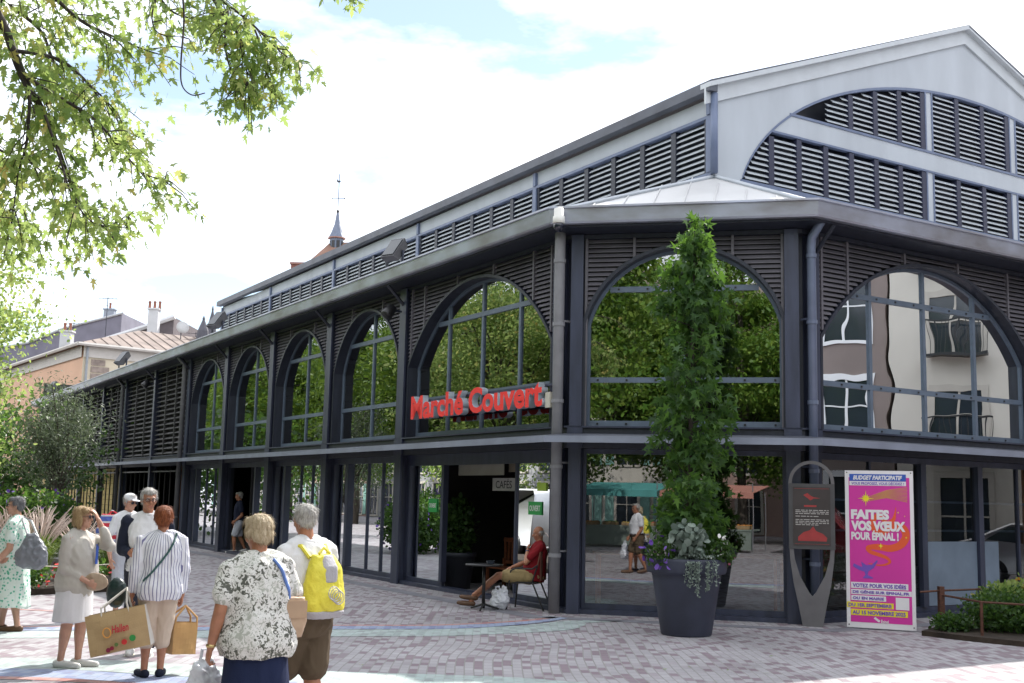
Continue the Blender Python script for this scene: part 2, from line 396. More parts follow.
for k in range(4):
    u=6.2+4.1*k; arch_bay(FL,u+.14,u+3.96,Arch(u+2.05,1.76,1.85,5.87),2,GL,divs=(u+1.2,u+2.9))
# closed wall strips beside louvres at the piers
# far louvred bays
for a,b in ((23.1,27.1),(27.3,31.8),(32.4,36.1),(36.3,40.5),(40.7,44.9),(45.1,49.1),(49.3,52.6)):
    mb=MB(); z=3.05
    while z<6.0: slat(mb,FL,a,b,z,.02,.10,.07); z+=.17
    for u in ((a*2+b)/3,(a+2*b)/3): mb.box(u-.03,u+.03,-.12,.02,2.97,6.03,FL)
    p=hp('louvre_panel',mb,LOUVD)
    bk=MB(); bk.box(a,b,-.5,-.46,2.97,6.03,FL); part('louvre_gap_shade',bk,DARK,p,False,HO)  # dark sheet painted as the shade behind the far slats
hp('wall_end',MB().box(12.3,LEN_R,-.2,0,0,6.0,FRt),NAVY2)
# ---------------- ground floor glazing
def shopfront(F,u0,u1,mulls,z1=2.5,rails=(),glass=GLD,gaps=(),wfr=.05,name='shopfront'):
    fm=MB(); w0,w1=-.17,-.11
    fm.box(u0,u1,w0,w1,.072,.16,F) if not gaps else [fm.box(a,b,w0,w1,.072,.16,F) for a,b in gaps]
    fm.box(u0,u1,w0,w1,z1,2.598,F)
    for u,wd in [(u0+wfr/2,wfr),(u1-wfr/2,wfr)]+list(mulls): fm.box(u-wd/2,u+wd/2,w0-.003,w1+.003 if wd<.08 else w1+.05,.16,z1,F)
    s=hp(name,fm,NAVY)
    rng_=gaps or [(u0,u1)]
    for a,b in rng_:
        us_=[a]+[u for u,_ in mulls if a<u<b]+[b]
        for c,d in zip(us_,us_[1:]): part('pane',MB().add([F(c,-.14,.16),F(d,-.14,.16),F(d,-.14,z1),F(c,-.14,z1)],[(0,1,2,3)]),glass,s,False,HO)
    if rails:
        rb=MB()
        for z in rails:
            for a,b in rng_: rb.box(a+.02,b-.02,-.205,-.185,z,z+.035,F)
        part('rail',rb,WFR,s,False,HO)
    return s
shopfront(FC,.24,3.42,[],2.52)
shopfront(FL,.45,6.05,[(1.78,.04),(4.45,.10)],2.38,gaps=((.45,1.78),(4.45,6.05)))
shopfront(FL,6.37,10.14,[(7.35,.05),(8.12,.04),(9.2,.14)],2.46)
shopfront(FL,10.46,14.24,[(11.5,.05),(12.3,.04),(13.35,.14)],2.46)
shopfront(FL,14.56,18.34,[(15.75,.12)],2.46,gaps=((14.56,15.75),))
shopfront(FL,18.66,22.44,[(19.7,.05),(20.6,.05),(21.6,.14)],2.46)
shopfront(FRt,.33,6.0,[(1.62,.04),(2.88,.13),(4.38,.13),(5.5,.05)],2.5,rails=(1.38,1.86))
shopfront(FRt,6.3,11.95,[(7.7,.05),(9.1,.13),(10.5,.05)],2.5,rails=(1.38,1.86))
ff=MB(); 
for a,b in ((2.98,4.30),(4.48,4.9)): ff.box(a,b,-.118,-.112,.17,1.22,FRt)
hp('frosted_film',ff,mat('frosted film',(.20,.26,.34),.25,0,.12,2))
hp('wooden_post',MB().box(23.25,23.5,-.3,.0,0,2.598,FL),mat('orange wood post',(.42,.19,.06),.6,0,.2,5))
hp('wooden_post',MB().box(5.78,5.95,-.32,-.22,.07,2.55,FRt),MATS['orange wood post'])
# alcove walls
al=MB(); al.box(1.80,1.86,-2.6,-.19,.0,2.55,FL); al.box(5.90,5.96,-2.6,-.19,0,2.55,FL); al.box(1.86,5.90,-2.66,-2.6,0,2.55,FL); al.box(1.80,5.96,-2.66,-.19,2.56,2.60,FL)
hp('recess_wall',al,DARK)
# ---------------- roofs
gi=mitre(.30)
KP=None
M_=Matrix(((nL.x,nL.y),(nR.x,nR.y))).inverted(); kk=M_@Vector((A.dot(nL)-3.0,B.dot(nR)-2.6)); K=A+dL*.02-nL*3.0+dR*.10
ZK=7.60; ZG=6.445
a_=gi[1]; b_=gi[2]
def slab(pts,t=.05):
    mb=MB(); n=len(pts); mb.v=[tuple(p) for p in pts]+[(p[0],p[1],p[2]-t) for p in pts]
    mb.f=[tuple(range(n)),tuple(range(n,2*n))[::-1]]+[(i,(i+1)%n,n+(i+1)%n,n+i) for i in range(n)]; return mb
rc=slab([(a_.x,a_.y,ZG),(b_.x,b_.y,ZG),(K.x,K.y,ZK)])
for i in range(1,8):
    p=a_.lerp(b_,i/8); t=1-abs(i/8-.5)*1.0
    # seams run straight up the slope
    q=p-nC*( (K-a_).dot(-nC)*(1-abs(i/8-.5)*2) ); zz=ZG+(ZK-ZG)*(1-abs(i/8-.5)*2)
    rc.tube([(p.x,p.y,ZG+.012),(q.x,q.y,zz+.012)],.014,5)
hp('corner_roof',rc,ROOFW)
e0=gi[0]; KE=K+dL*(LEN_L-.1)
rl=slab([(a_.x,a_.y,ZG),(K.x,K.y,ZK),(KE.x,KE.y,ZK),(e0.x,e0.y,ZG)][::-1]); hp('lower_roof',rl,ROOFW)
e3=gi[3]; KR=K+dR*15.6
rr=slab([(b_.x,b_.y,ZG),(e3.x,e3.y,ZG),(KR.x,KR.y,ZK),(K.x,K.y,ZK)]); hp('lower_roof',rr,ROOFW)
hp('roof_flashing',MB().tube([(a_.x,a_.y,ZG+.03),(K.x,K.y,ZK+.03)],.035,6).tube([(b_.x,b_.y,ZG+.03),(K.x,K.y,ZK+.03)],.035,6),PALE)
FK=frame(K,dL,nL); FG=frame(K,dR,nR)
# ---------------- clerestory along the left side
CU=30.0
hp('clerestory_wall',MB().box(0.05,CU,-.18,-.10,7.35,7.70,FK).box(.05,CU,-.14,.0,8.80,9.12,FK).box(.05,CU,-.6,-.5,7.35,9.05,FK),PALE)
tr=MB(); tr.box(.05,CU,-.1,.045,8.74,8.798,FK); tr.box(.05,CU,-.1,.045,7.63,7.72,FK)
for i in range(6):
    u=.10+6*i if i<5 else CU-.05
    tr.box(u-.07,u+.07,-.08,.06,7.722,8.738,FK); tr.box(u-.05,u+.05,.002,.07,8.802,9.10,FK)
hp('clerestory_frame',tr,RIM)
for i in range(5):
    u0=.18+6*i; u1=u0+5.84; mb=MB(); dk=MB(); z=7.78
    while z<8.72: slat(mb,FK,u0,u1,z,.014,.06,.058,.0); z+=.108
    n=6
    p=hp('clerestory_louvre',mb,PALE2)
    for k in range(n+1):
        uu=u0+(u1-u0)*k/n; part('strut',MB().box(uu-.07,uu+.07,-.1,.022,7.724,8.736,FK),NAVY2,p,False,HO)
    bk=MB(); bk.box(u0,u1,-.30,-.26,7.7,8.76,FK); part('louvre_gap_shade',bk,NAVY2,p,False,HO)  # dark sheet in place of the darkness seen through the clerestory slats
# ---------------- gable
UC=7.43; UE=14.86; ZE=9.32; ZP=12.05   # u measured from K along dR
UP=7.23; ZP=12.13
def rt(u): return ZP-(ZP-ZE)*abs(u-UP)/UP
EA,EB,EZ=6.9,3.6,7.0
def ez(u,d=0):
    x=abs(u-UC)/(EA+d); return EZ+(EB+d)*math.sqrt(max(0,1-x*x))
def ehw(z,d=0):
    x=(z-EZ)/(EB+d); return (EA+d)*math.sqrt(max(0,1-x*x))
gw=MB(); SILL=7.62
us=sorted(set([0,UP,UE]+[UC+s*ehw(SILL,.0) for s in (-1,1)]+[UE*i/96 for i in range(97)]))
for a,b in zip(us,us[1:]):
    m_=(a+b)/2; ins=abs(m_-UC)<ehw(SILL)
    za=max(ez(a),SILL) if ins else 7.3; zb=max(ez(b),SILL) if ins else 7.3
    gw.hexa([FG(a,-.16,za),FG(b,-.16,zb),FG(b,0,zb),FG(a,0,za),FG(a,-.16,rt(a)),FG(b,-.16,rt(b)),FG(b,0,rt(b)),FG(a,0,rt(a))])
gw.box(0,UE,-.16,-.002,7.3,SILL-.002,FG)
bz0,bz1=8.77,9.15
h=ehw(bz1,-.02)
gw.box(UC-ehw(bz0,-.01),UC+ehw(bz0,-.01),-.16,-.004,bz0,bz1,FG)
for u in (UC-1.43,UC+1.43):
    gw.box(u-.085,u+.085,-.16,-.006,SILL,bz0,FG); gw.box(u-.085,u+.085,-.16,-.006,bz1,ez(u)+.01,FG)
hp('gable_wall',gw,PALE)
rk=MB()
for s,(a,b) in enumerate(((-.25,UP),(UP,UE-.15))):
    za,zb=rt(a),rt(b)
    for (lo,hi,w0,w1) in ((-.30,.0,.004,.05),(.0,.09,-.1,.16)):
        rk.hexa([FG(a,w0,za+lo),FG(b,w0,zb+lo),FG(b,w1,zb+lo),FG(a,w1,za+lo),FG(a,w0,za+hi),FG(b,w0,zb+hi),FG(b,w1,zb+hi),FG(a,w1,za+hi)])
hp('rake_board',rk,mat('rake board',(.56,.595,.63),.5,0,.05,3))
rm=MB()
N=60; pts=[]
for i in range(N+1):
    t=PI*i/N; u=UC-(EA)*math.cos(t); z=EZ+EB*math.sin(t)
    if z>SILL: pts.append((u,z,math.cos(t),math.sin(t)))
for (a,za,_,_),(b,zb,_,_) in zip(pts,pts[1:]):
    rm.hexa([FG(a,-.12,za-.05),FG(b,-.12,zb-.05),FG(b,.012,zb-.05),FG(a,.012,za-.05),FG(a,-.12,za+.004),FG(b,-.12,zb+.004),FG(b,.012,zb+.004),FG(a,.012,za+.004)])
h0=ehw(SILL)
rm.box(UC-h0,UC+h0,-.1,.03,SILL-.10,SILL+.06,FG)
rm.box(UC-ehw(bz1)+.02,UC+ehw(bz1)-.02,-.1,.014,bz1,bz1+.05,FG); rm.box(UC-ehw(bz0)+.02,UC+ehw(bz0)-.02,-.1,.014,bz0-.04,bz0,FG)
for u in (UC-1.43,UC+1.43):
    for s in (-1,1):
        a=u+s*.085; a,b=sorted((a,a+s*.04)); rm.box(a,b,-.1,.010,SILL+.062,bz0-.042,FG); rm.box(a,b,-.1,.010,bz1+.052,ez(u)-.04,FG)
hp('louvre_surround',rm,RIM)
cols=((-20,UC-1.56),(UC-1.30,UC+1.30),(UC+1.56,30))
for (c0,c1) in cols:
    for (r0,r1) in ((SILL+.07,bz0-.05),(bz1+.06,11)):
        mb=MB(); dk=MB(); z=r0+.06; lo=9e9; hi=-9e9
        while z<r1-.02:
            h=ehw(z+.05,-.06) if z+.05<EZ+EB-.08 else 0
            a=max(c0,UC-h); b=min(c1,UC+h)
            if r0>9 and c0<0: a=max(a,2.95)
            if b-a>.1 and h>0: slat(mb,FG,a,b,z,.014,.06,.058,-.01); lo=min(lo,a); hi=max(hi,b)
            z+=.106
        if hi<lo: continue
        n=max(1,round((hi-lo)/.78)); p=hp('gable_louvre',mb,PALE2); SM=mat('dark indigo strut',(.03,.034,.07),.5,0,.1,4)
        for k in range(1,n+1):
            uu=hi-(hi-lo)*(k-1)/n-.07
            zt=min(r1-.005,ez(uu-.07)-.06,ez(uu+.07)-.06)
            if zt>r0: part('strut',MB().box(uu-.065,uu+.065,-.11,.004,r0,zt,FG),SM,p,False,HO)
bk=MB(); 
for a,b in zip(us,us[1:]):
    if abs((a+b)/2-UC)<EA-.3: bk.hexa([FG(a,-.34,SILL),FG(b,-.34,SILL),FG(b,-.32,SILL),FG(a,-.32,SILL),FG(a,-.34,max(SILL+.01,ez(a))),FG(b,-.34,max(SILL+.01,ez(b))),FG(b,-.32,max(SILL+.01,ez(b))),FG(a,-.32,max(SILL+.01,ez(a)))])
hp('louvre_gap_shade',bk,NAVY2)  # dark sheet in place of the shaded hollow behind the gable slats
# corner post + pipe between clerestory and gable
cpz=MB(); cpz.tube([(K+nL*.07+nR*.07).to_3d()+Vector((0,0,7.66)),(K+nL*.07+nR*.07).to_3d()+Vector((0,0,9.15))],.07,10); hp('downpipe',cpz,RIM,smooth=True)
# main roof
E1=K+dL*CU
def P3(v,z): return (v.x,v.y,z)
pk=K+dR*UP; pkE=pk+dL*CU; K2=K+dR*(2*UP); K2E=K2+dL*CU
o=nL*.22+nR*.16
mr=slab([P3(K+o,ZE-.02+.06),P3(pk+nR*.16,ZP+.10),P3(pkE,ZP+.10),P3(E1+nL*.22,ZE-.02+.06)],.06); hp('main_roof',mr,ROOFD)
mr=slab([P3(pk+nR*.16,ZP+.10),P3(K2+nR*.16-nL*.2,ZE+.04),P3(K2E-nL*.2,ZE+.04),P3(pkE,ZP+.10)],.06); hp('main_roof',mr,ROOFD)
hp('roof_gutter',MB().box(-.15,CU+.1,.05,.24,ZE-.16,ZE+.02,FK),ROOFD)
hp('wall_end',MB().add([P3(E1,7.3),P3(K2E,7.3),P3(K2E,ZE),P3(pkE,ZP),P3(E1,ZE)],[(0,1,2,3,4)]),PALE)
for F_,a_0,b_0 in ((FC,-.02,.24),(FC,3.42,3.70),(FRt,-.04,.32),(FL,-.02,.42),(FRt,6.01,6.3)): hp('corner_cladding',MB().box(a_0,b_0,-.31,-.168,0,6.1,F_),NAVY2)
for u0_,u1_ in ((6.06,6.34),(10.16,10.44),(14.26,14.54),(18.36,18.64),(22.46,23.2)): hp('corner_cladding',MB().box(u0_,u1_,-.3,-.165,0,6.1,FL),NAVY2)
# far and rear walls, inner floor, aisle top beyond the clerestory
rw=MB(); 
q=[PEND, PEND-nL*17, A-nL*17+dL*-2, PRND]
rear=[(PEND.x,PEND.y),((PEND-nL*17.5).x,(PEND-nL*17.5).y),((PRND-nR*12).x,(PRND-nR*12).y),(PRND.x,PRND.y)]
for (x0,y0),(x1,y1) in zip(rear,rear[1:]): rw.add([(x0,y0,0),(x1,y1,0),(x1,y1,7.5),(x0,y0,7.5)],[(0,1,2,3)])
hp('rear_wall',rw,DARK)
tp=MB(); t0=K+dL*CU-nL*0; tp.add([P3(t0,7.59),P3(KE,7.59),P3(KE-nL*14,7.4),P3(t0-nL*14,7.4)],[(0,1,2,3)]); tp.add([P3(K2,7.3),P3(K2E,7.3),P3(K2E-nL*3,6.5),P3(K2-nL*3,6.5)],[(0,1,2,3)]); hp('upper_deck',tp,ROOFD)
hp('added_dark_cover',MB().add([P3(K,7.45),P3(KE,7.45),(rear[1][0],rear[1][1],7.45),(rear[2][0],rear[2][1],7.45),P3(KR,7.45)],[(0,1,2,3,4)]),DARK)  # added dark sheet under the open hall, shuts out sky seen through windows
# inner fixtures faintly seen through the glass: tie columns
for i in range(9):
    mb=MB(); p=K+dL*(1+6*i if i<5 else 1+6*i); mb.tube([P3(p,0),P3(p,7.5)],.10,10); hp('inner_column',mb,NAVY2)
# ============================================================ ground
def paver(name,c1,c2,mort=(.25,.24,.235),tint=None,tf=0,rot=R(90)):
    m=bpy.data.materials.new(name); m.use_nodes=True; n=m.node_tree.nodes; l=m.node_tree.links
    b=n['Principled BSDF']; b.inputs['Roughness'].default_value=.75; b.inputs['Specular IOR Level'].default_value=.3
    t=n.new('ShaderNodeTexCoord'); mp=n.new('ShaderNodeMapping'); mp.inputs['Rotation'].default_value=(0,0,rot); l.new(t.outputs['Object'],mp.inputs[0])
    # gentle waviness of the courses
    wn=n.new('ShaderNodeTexNoise'); wn.inputs['Scale'].default_value=.35; wn.inputs['Detail'].default_value=1; l.new(mp.outputs[0],wn.inputs['Vector'])
    va=n.new('ShaderNodeVectorMath'); va.operation='MULTIPLY_ADD'; va.inputs[1].default_value=(.3,.3,0); l.new(wn.outputs['Color'],va.inputs[0]); l.new(mp.outputs[0],va.inputs[2])
    br=n.new('ShaderNodeTexBrick'); br.inputs['Scale'].default_value=1.0; br.inputs['Brick Width'].default_value=.195; br.inputs['Row Height'].default_value=.10
    br.inputs['Mortar Size'].default_value=.008; br.inputs['Mortar Smooth'].default_value=.3; br.inputs['Bias'].default_value=-.05
    br.inputs['Color1'].default_value=(0,0,0,1); br.inputs['Color2'].default_value=(1,1,1,1); br.inputs['Mortar'].default_value=(.42,.42,.42,1)
    l.new(va.outputs[0],br.inputs['Vector'])
    cr=n.new('ShaderNodeValToRGB'); e=cr.color_ramp.elements; e[0].position=0; e[0].color=(*c1,1); e[1].position=1; e[1].color=(*c2,1)
    for p,c in ((.45,tuple(v*.92 for v in c1)),(.60,tuple((a*.7+b_*.3) for a,b_ in zip(c1,c2))),(.72,c2)):
        q=e.new(p); q.color=(*c,1)
    l.new(br.outputs['Color'],cr.inputs[0])
    big=n.new('ShaderNodeTexNoise'); big.inputs['Scale'].default_value=.5; big.inputs['Detail'].default_value=6; big.inputs['Roughness'].default_value=.65; l.new(t.outputs['Object'],big.inputs['Vector'])
    r2=n.new('ShaderNodeMapRange'); r2.inputs['From Min'].default_value=.3; r2.inputs['From Max'].default_value=.7; r2.inputs['To Min'].default_value=.72; r2.inputs['To Max'].default_value=1.08; l.new(big.outputs['Fac'],r2.inputs['Value'])
    mu=n.new('ShaderNodeMix'); mu.data_type='RGBA'; mu.blend_type='MULTIPLY'; mu.inputs[0].default_value=1
    l.new(cr.outputs[0],mu.inputs[6]); l.new(r2.outputs[0],mu.inputs[7])
    mm=n.new('ShaderNodeMix'); mm.data_type='RGBA'; l.new(br.outputs['Fac'],mm.inputs[0]); l.new(mu.outputs[2],mm.inputs[6]); mm.inputs[7].default_value=(*mort,1)
    last=mm.outputs[2]
    if tint:
        wr=n.new('ShaderNodeTexNoise'); wr.inputs['Scale'].default_value=9; wr.inputs['Detail'].default_value=6; l.new(t.outputs['Object'],wr.inputs['Vector'])
        r3=n.new('ShaderNodeMapRange'); r3.inputs['From Min'].default_value=.35; r3.inputs['From Max'].default_value=.6; r3.inputs['To Min'].default_value=tf*.55; r3.inputs['To Max'].default_value=tf; l.new(wr.outputs['Fac'],r3.inputs['Value'])
        m3=n.new('ShaderNodeMix'); m3.data_type='RGBA'; l.new(r3.outputs[0],m3.inputs[0]); l.new(last,m3.inputs[6]); m3.inputs[7].default_value=(*tint,1); last=m3.outputs[2]
    l.new(last,b.inputs['Base Color'])
    bp=n.new('ShaderNodeBump'); bp.inputs['Strength'].default_value=.5; bp.inputs['Distance'].default_value=.012; bp.invert=True
    l.new(br.outputs['Fac'],bp.inputs['Height']); l.new(bp.outputs[0],b.inputs['Normal'])
    MATS[name]=m; return m
PC1=(.38,.365,.385); PC2=(.235,.185,.212)
PAV=paver('plaza pavers',PC1,PC2)
g=MB(); g.add([(-400,-300,0),(400,-300,0),(400,700,0),(-400,700,0)],[(0,1,2,3)]); struct('ground',g,PAV)
def ribbon(name,pts,w0,w1,m,z):
    """painted band following pts, from offset w0 to w1 measured towards -y side"""
    P=[Vector((x,y)) for x,y in pts]
    # catmull resample
    Q=[]
    for i in range(len(P)-1):
        a=P[max(i-1,0)];b=P[i];c=P[i+1];d=P[min(i+2,len(P)-1)]
        for k in range(8):
            t=k/8; Q.append(.5*((2*b)+(c-a)*t+(2*a-5*b+4*c-d)*t*t+(3*b-a-3*c+d)*t**3))
    Q.append(P[-1]); mb=MB(); n=len(Q)
    for i,q in enumerate(Q):
        t=(Q[min(i+1,n-1)]-Q[max(i-1,0)]).normalized(); nn=Vector((t.y,-t.x))
        if nn.y>0: nn=-nn
        f=i/(n-1); a0,a1=(w0(f) if callable(w0) else w0),(w1(f) if callable(w1) else w1)
        mb.v+= [(q.x+nn.x*a0,q.y+nn.y*a0,z),(q.x+nn.x*a1,q.y+nn.y*a1,z)]
    mb.f=[(2*i,2*i+1,2*i+3,2*i+2) for i in range(n-1)]
    return struct(name,mb,m)
PR=paver('red painted pavers',PC1,PC2,tint=(.50,.17,.12),tf=.55); PBL=paver('blue painted pavers',PC1,PC2,tint=(.20,.34,.62),tf=.45)
PTE=paver('mint painted pavers',PC1,PC2,tint=(.42,.60,.55),tf=.45)
up=[(-9.5,12.6),(-8.0,14.1),(-7.0,14.9),(-5.88,15.34),(-4.07,15.72),(-2.28,16.21),(-1.19,16.44),(-.51,16.78),(.21,17.34),(.70,17.95)]
tp_=lambda a,b:(lambda f:a+(b-a)*max(0,(f-.75)/.25))
ribbon('red painted line',up,0,.17,PR,.004)
ribbon('blue painted line',up,.17,tp_(.55,.30),PBL,.008)
up2=up[:-1]+[(.62,17.7),(1.45,17.85)]
ribbon('mint painted line',[(-9.7,12.0),(-8.2,13.5),(-7.1,14.35),(-5.9,14.8),(-4.0,15.18),(-2.2,15.66),(-1.1,15.92),(-.42,16.26),(.3,16.72),(.95,17.45),(1.75,17.6)],0,lambda f:.75*min(1,(1-f)*5+.05),PTE,.004)
lo=[(-8.5,11.6),(-6.6,12.3),(-5.3,12.44),(-4.26,12.46),(-3.47,12.29),(-2.71,12.13),(-1.67,12.02),(-.35,11.96),(.55,11.77),(2.6,10.9)]
ribbon('mint painted line',lo,0,.72,PTE,.004); ribbon('blue painted line',[(x,y-.72) for x,y in lo],0,.5,PBL,.004); ribbon('red painted line',[(x,y-1.22) for x,y in lo],0,.16,PR,.004)
ribbon('mint painted line',[(-14,17.6),(-10,17.5),(-7.8,17.4),(-6.2,17.1)],0,.1,PR,.004)
# smooth paved strip and drain against the right-hand face
st=MB(); 
for s in (0,1,2):
    a=mitre(.62);b=mitre(.95); st.add([(a[s].x,a[s].y,.004),(a[s+1].x,a[s+1].y,.004),(b[s+1].x,b[s+1].y,.004),(b[s].x,b[s].y,.004)],[(0,1,2,3)])
struct('stone kerb strip',st,mat('grey stone strip',(.22,.22,.25),.7,0,.15,3,.1,60))
# ============================================================ market name sign
sg=thing('wall_sign','red raised letters reading Marché Couvert across the big arched window','sign',HO)
me=text_mesh('Marché Couvert',.60,.06,0,.022,width=4.88,res=4)
P=Vector(FL(5.17,.26,3.30)); place_text(me,P,-dL.to_3d(),(0,0,1),nL.to_3d(),HO)
RED=mat('red sign face',(.88,.035,.028),.55,0,.03,2); SIDE=mat('letter side metal',(.55,.6,.66),.4,.3,.05,2)
me.materials.append(RED); me.materials.append(SIDE)
for p in me.polygons:
    if abs(Vector(p.normal).dot(nL.to_3d()))<.5: p.material_index=1
o=bpy.data.objects.new('letters',me); col.objects.link(o); o.parent=sg
rl_=MB(); rl_.box(.2,5.2,.14,.17,3.36,3.40,FL); rl_.box(.2,5.2,.14,.17,3.62,3.66,FL)
for u in (.3,5.5): rl_.box(u-.02,u+.02,-.1,.139,3.35,3.67,FL)
part('mounting_rail',rl_,NAVY,sg,False,HO)
cb=MB(); cb.box(.12,.26,.1,.28,3.25,3.50,FL); part('junction_box',cb,mat('beige plastic',(.6,.57,.48),.5,0,.05,4),sg,False,HO)
# surveillance camera under the gutter corner
def cctv():
    p=(.70,17.86,0); c=thing('security_camera','white dome security camera fixed to the gutter corner above the grey downpipe','security camera',(p[0],p[1],6.12))
    m=MB(); m.lathe([(.05,.25),(.078,.24),(.08,.12),(.095,.11),(.10,.01),(.09,.0)][::-1],n=20); m.box(-.02,.07,0,.25,.20,.28); part('housing',m,mat('camera white',(.75,.74,.7),.4,0,.03,5),c,True)
    m=MB(); m.ell((0,0,-.035),(.085,.085,.10)); part('dome',m,mat('dark dome',(.012,.014,.03),.12,0,.1,4,coat=.6),c,True)
cctv()
# floodlights along the gutter
def flood(loc,rz,s,label):
    t=thing('floodlight',label,'floodlight',loc,rz,'floodlights on the market hall gutter'); 
    M=Matrix.Translation((0,0,.24*s+.06))@Matrix.Rotation(R(-38),4,'X')
    m=MB(); m.hexa([(M@Vector(q))[:] for q in [(-.16*s,-.10*s,-.24*s),(.16*s,-.10*s,-.24*s),(.16*s,.06*s,-.20*s),(-.16*s,.06*s,-.20*s),(-.16*s,-.10*s,.24*s),(.16*s,-.10*s,.24*s),(.16*s,.06*s,.18*s),(-.16*s,.06*s,.18*s)]]); part('housing',m,mat('lamp housing grey',(.06,.06,.065),.5,.2,.1,5),t)
    m=MB(); m.box(-.13*s,.13*s,-.115*s,-.103*s,-.2*s,.2*s,M); part('lens',m,mat('lamp lens',(.05,.06,.07),.15,0,.1,5),t)
    m=MB(); m.box(-.2*s,.2*s,-.02,.02,-.02,.01); m.box(-.2*s,-.17*s,-.02,.02,0.011,.30*s,None); m.box(.17*s,.2*s,-.02,.02,.011,.30*s,None); part('bracket',m,NAVY2,t)
rzL=math.atan2(nL.y,nL.x)+PI/2
for u,s,lb in ((5.97,1.15,'floodlight on the gutter nearest the security camera'),(18.5,1.25,'floodlight on the gutter where the upper roof ends'),(31.2,1.3,'floodlight on the gutter in front of the green shutter of the cream house'),(47.3,1.3,'floodlight on the gutter at its far end, before the peach wall')):
    p=FL(u,.42,6.47); flood(p,rzL+.4,s,lb)
for u,lb in ((6.2,'black spotlight high on the pier beside the red lettering'),(27.2,'black spotlight high on the far louvred wall')):
    p=FL(u,.12,5.6); t=thing('spotlight',lb,'spotlight',p,rzL,'black spotlights under the eaves')
    m=MB(); m.tube([(0,0,0),(0,-.22,.0)],.025,6); part('arm',m,NAVY2,t)
    m=MB(); m.tube([(0,-.20,.08),(.0,-.34,-.10),(0,-.36,-.125)],[.10,.13,.12],14); part('lamp_head',m,BLACK,t,True)
# stickers and hanging notices
def plate(name,label,cat,F,u,w_,z,wd,ht,bgm,txt,tm,size,group=None,th=.01,tw=None):
    P=F(u,w_,z); t=thing(name,label,cat,P,0,group)
    m=MB(); m.box(u-wd/2,u+wd/2,w_-th/2,w_+th/2,z-ht/2,z+ht/2,F); part('panel',m,bgm,t,False,P)
    if txt:
        d=Vector(F(1,0,0))-Vector(F(0,0,0)); nn=Vector(F(0,1,0))-Vector(F(0,0,0))
        s_=1 if F is not FL else -1
        me=text_mesh(txt,size,.001,0,.002,width=tw)
        place_text(me,Vector(F(u-s_*(tw or wd*.8)/2,w_+th/2+.002,z-size*.35)),d*s_,(0,0,1),nn,P)
        link('lettering',me,tm,t)
    return t
GREEN=mat('green sticker',(.03,.36,.08),.5,0,.05,5)
plate('window_sticker','green OUVERT sticker on the glass behind the seated man','sticker',FL,1.15,-.125,1.62,.42,.22,GREEN,'OUVERT',WHITE,.13,tw=.34)
plate('window_sticker','green OUVERT sticker on the narrow glass left of the recess','sticker',FL,4.95,-.125,1.60,.36,.26,GREEN,'OUVERT',WHITE,.12,tw=.30)
plate('window_sticker','small lime green sticker near the top of the glass above the seated man','sticker',FL,.95,-.125,1.98,.28,.14,mat('lime sticker',(.42,.60,.08),.5,0,.05,5),None,None,.1)
TXTD=mat('dark print',(.05,.05,.05),.6,0,.05,9)
CRM=mat('cream banner cloth',(.30,.29,.25),.8,0,.08,4)
plate('hanging_banner','long dim banner hung across the top of the recess','banner',FL,3.55,-.40,2.30,1.75,.22,CRM,None,None,.1)
plate('hanging_banner','small beige notice at the top right of the recess','banner',FL,2.50,-.52,2.36,.42,.22,mat('beige notice',(.22,.19,.14),.8,0,.08,4),None,None,.1)
plate('hanging_banner','white banner reading CAFES hung low inside the recess','banner',FL,3.35,-.8,2.03,.85,.24,mat('white cloth banner',(.50,.50,.48),.8,0,.08,4),'CAFÉS',TXTD,.2,tw=.6)
# ============================================================ vegetation
def leaf_shape(kind):
    if kind=='maple':
        pts=[(0,0),(.10,.18),(.42,.10),(.30,.30),(.52,.55),(.22,.52),(.20,.75),(0,1.05),(-.20,.75),(-.22,.52),(-.52,.55),(-.30,.30),(-.42,.10),(-.10,.18)]
        return np.array([(x,y,-.10*abs(x)-.12*y*y) for x,y in pts]),[tuple(range(14))]
    if kind=='palm':   # deep five-fingered leaf
        pts=[(0,0),(.5,-.05),(.22,.18),(.62,.5),(.18,.38),(0,1.0),(-.18,.38),(-.62,.5),(-.22,.18),(-.5,-.05)]
        return np.array([(x,y,-.2*y*y-.1*abs(x)) for x,y in pts]),[tuple(range(10))]
    if kind=='silver':   # deeply cut five-lobed leaf
        pts=[(0,0),(.14,.10),(.46,.02),(.24,.24),(.34,.36),(.60,.52),(.26,.46),(.13,.44),(.20,.70),(0,1.1),(-.20,.70),(-.13,.44),(-.26,.46),(-.60,.52),(-.34,.36),(-.24,.24),(-.46,.02),(-.14,.10)]
        return np.array([(x,y,-.25*y*y-.22*x*x) for x,y in pts]),[tuple(range(18))]
    if kind=='narrow':
        pts=[(0,0),(.13,.35),(.10,.7),(0,1),(-.10,.7),(-.13,.35)]
        return np.array([(x,y,-.1*y) for x,y in pts]),[tuple(range(6))]
    if kind=='round':
        pts=[(.45*math.sin(2*PI*i/7),.5-.5*math.cos(2*PI*i/7)) for i in range(7)]
        return np.array([(x,y,.12*x*x) for x,y in pts]),[tuple(range(7))]
    pts=[(0,0),(.30,.30),(.25,.65),(0,1),(-.25,.65),(-.30,.30)]
    return np.array([(x,y,-.15*abs(x)) for x,y in pts]),[tuple(range(6))]
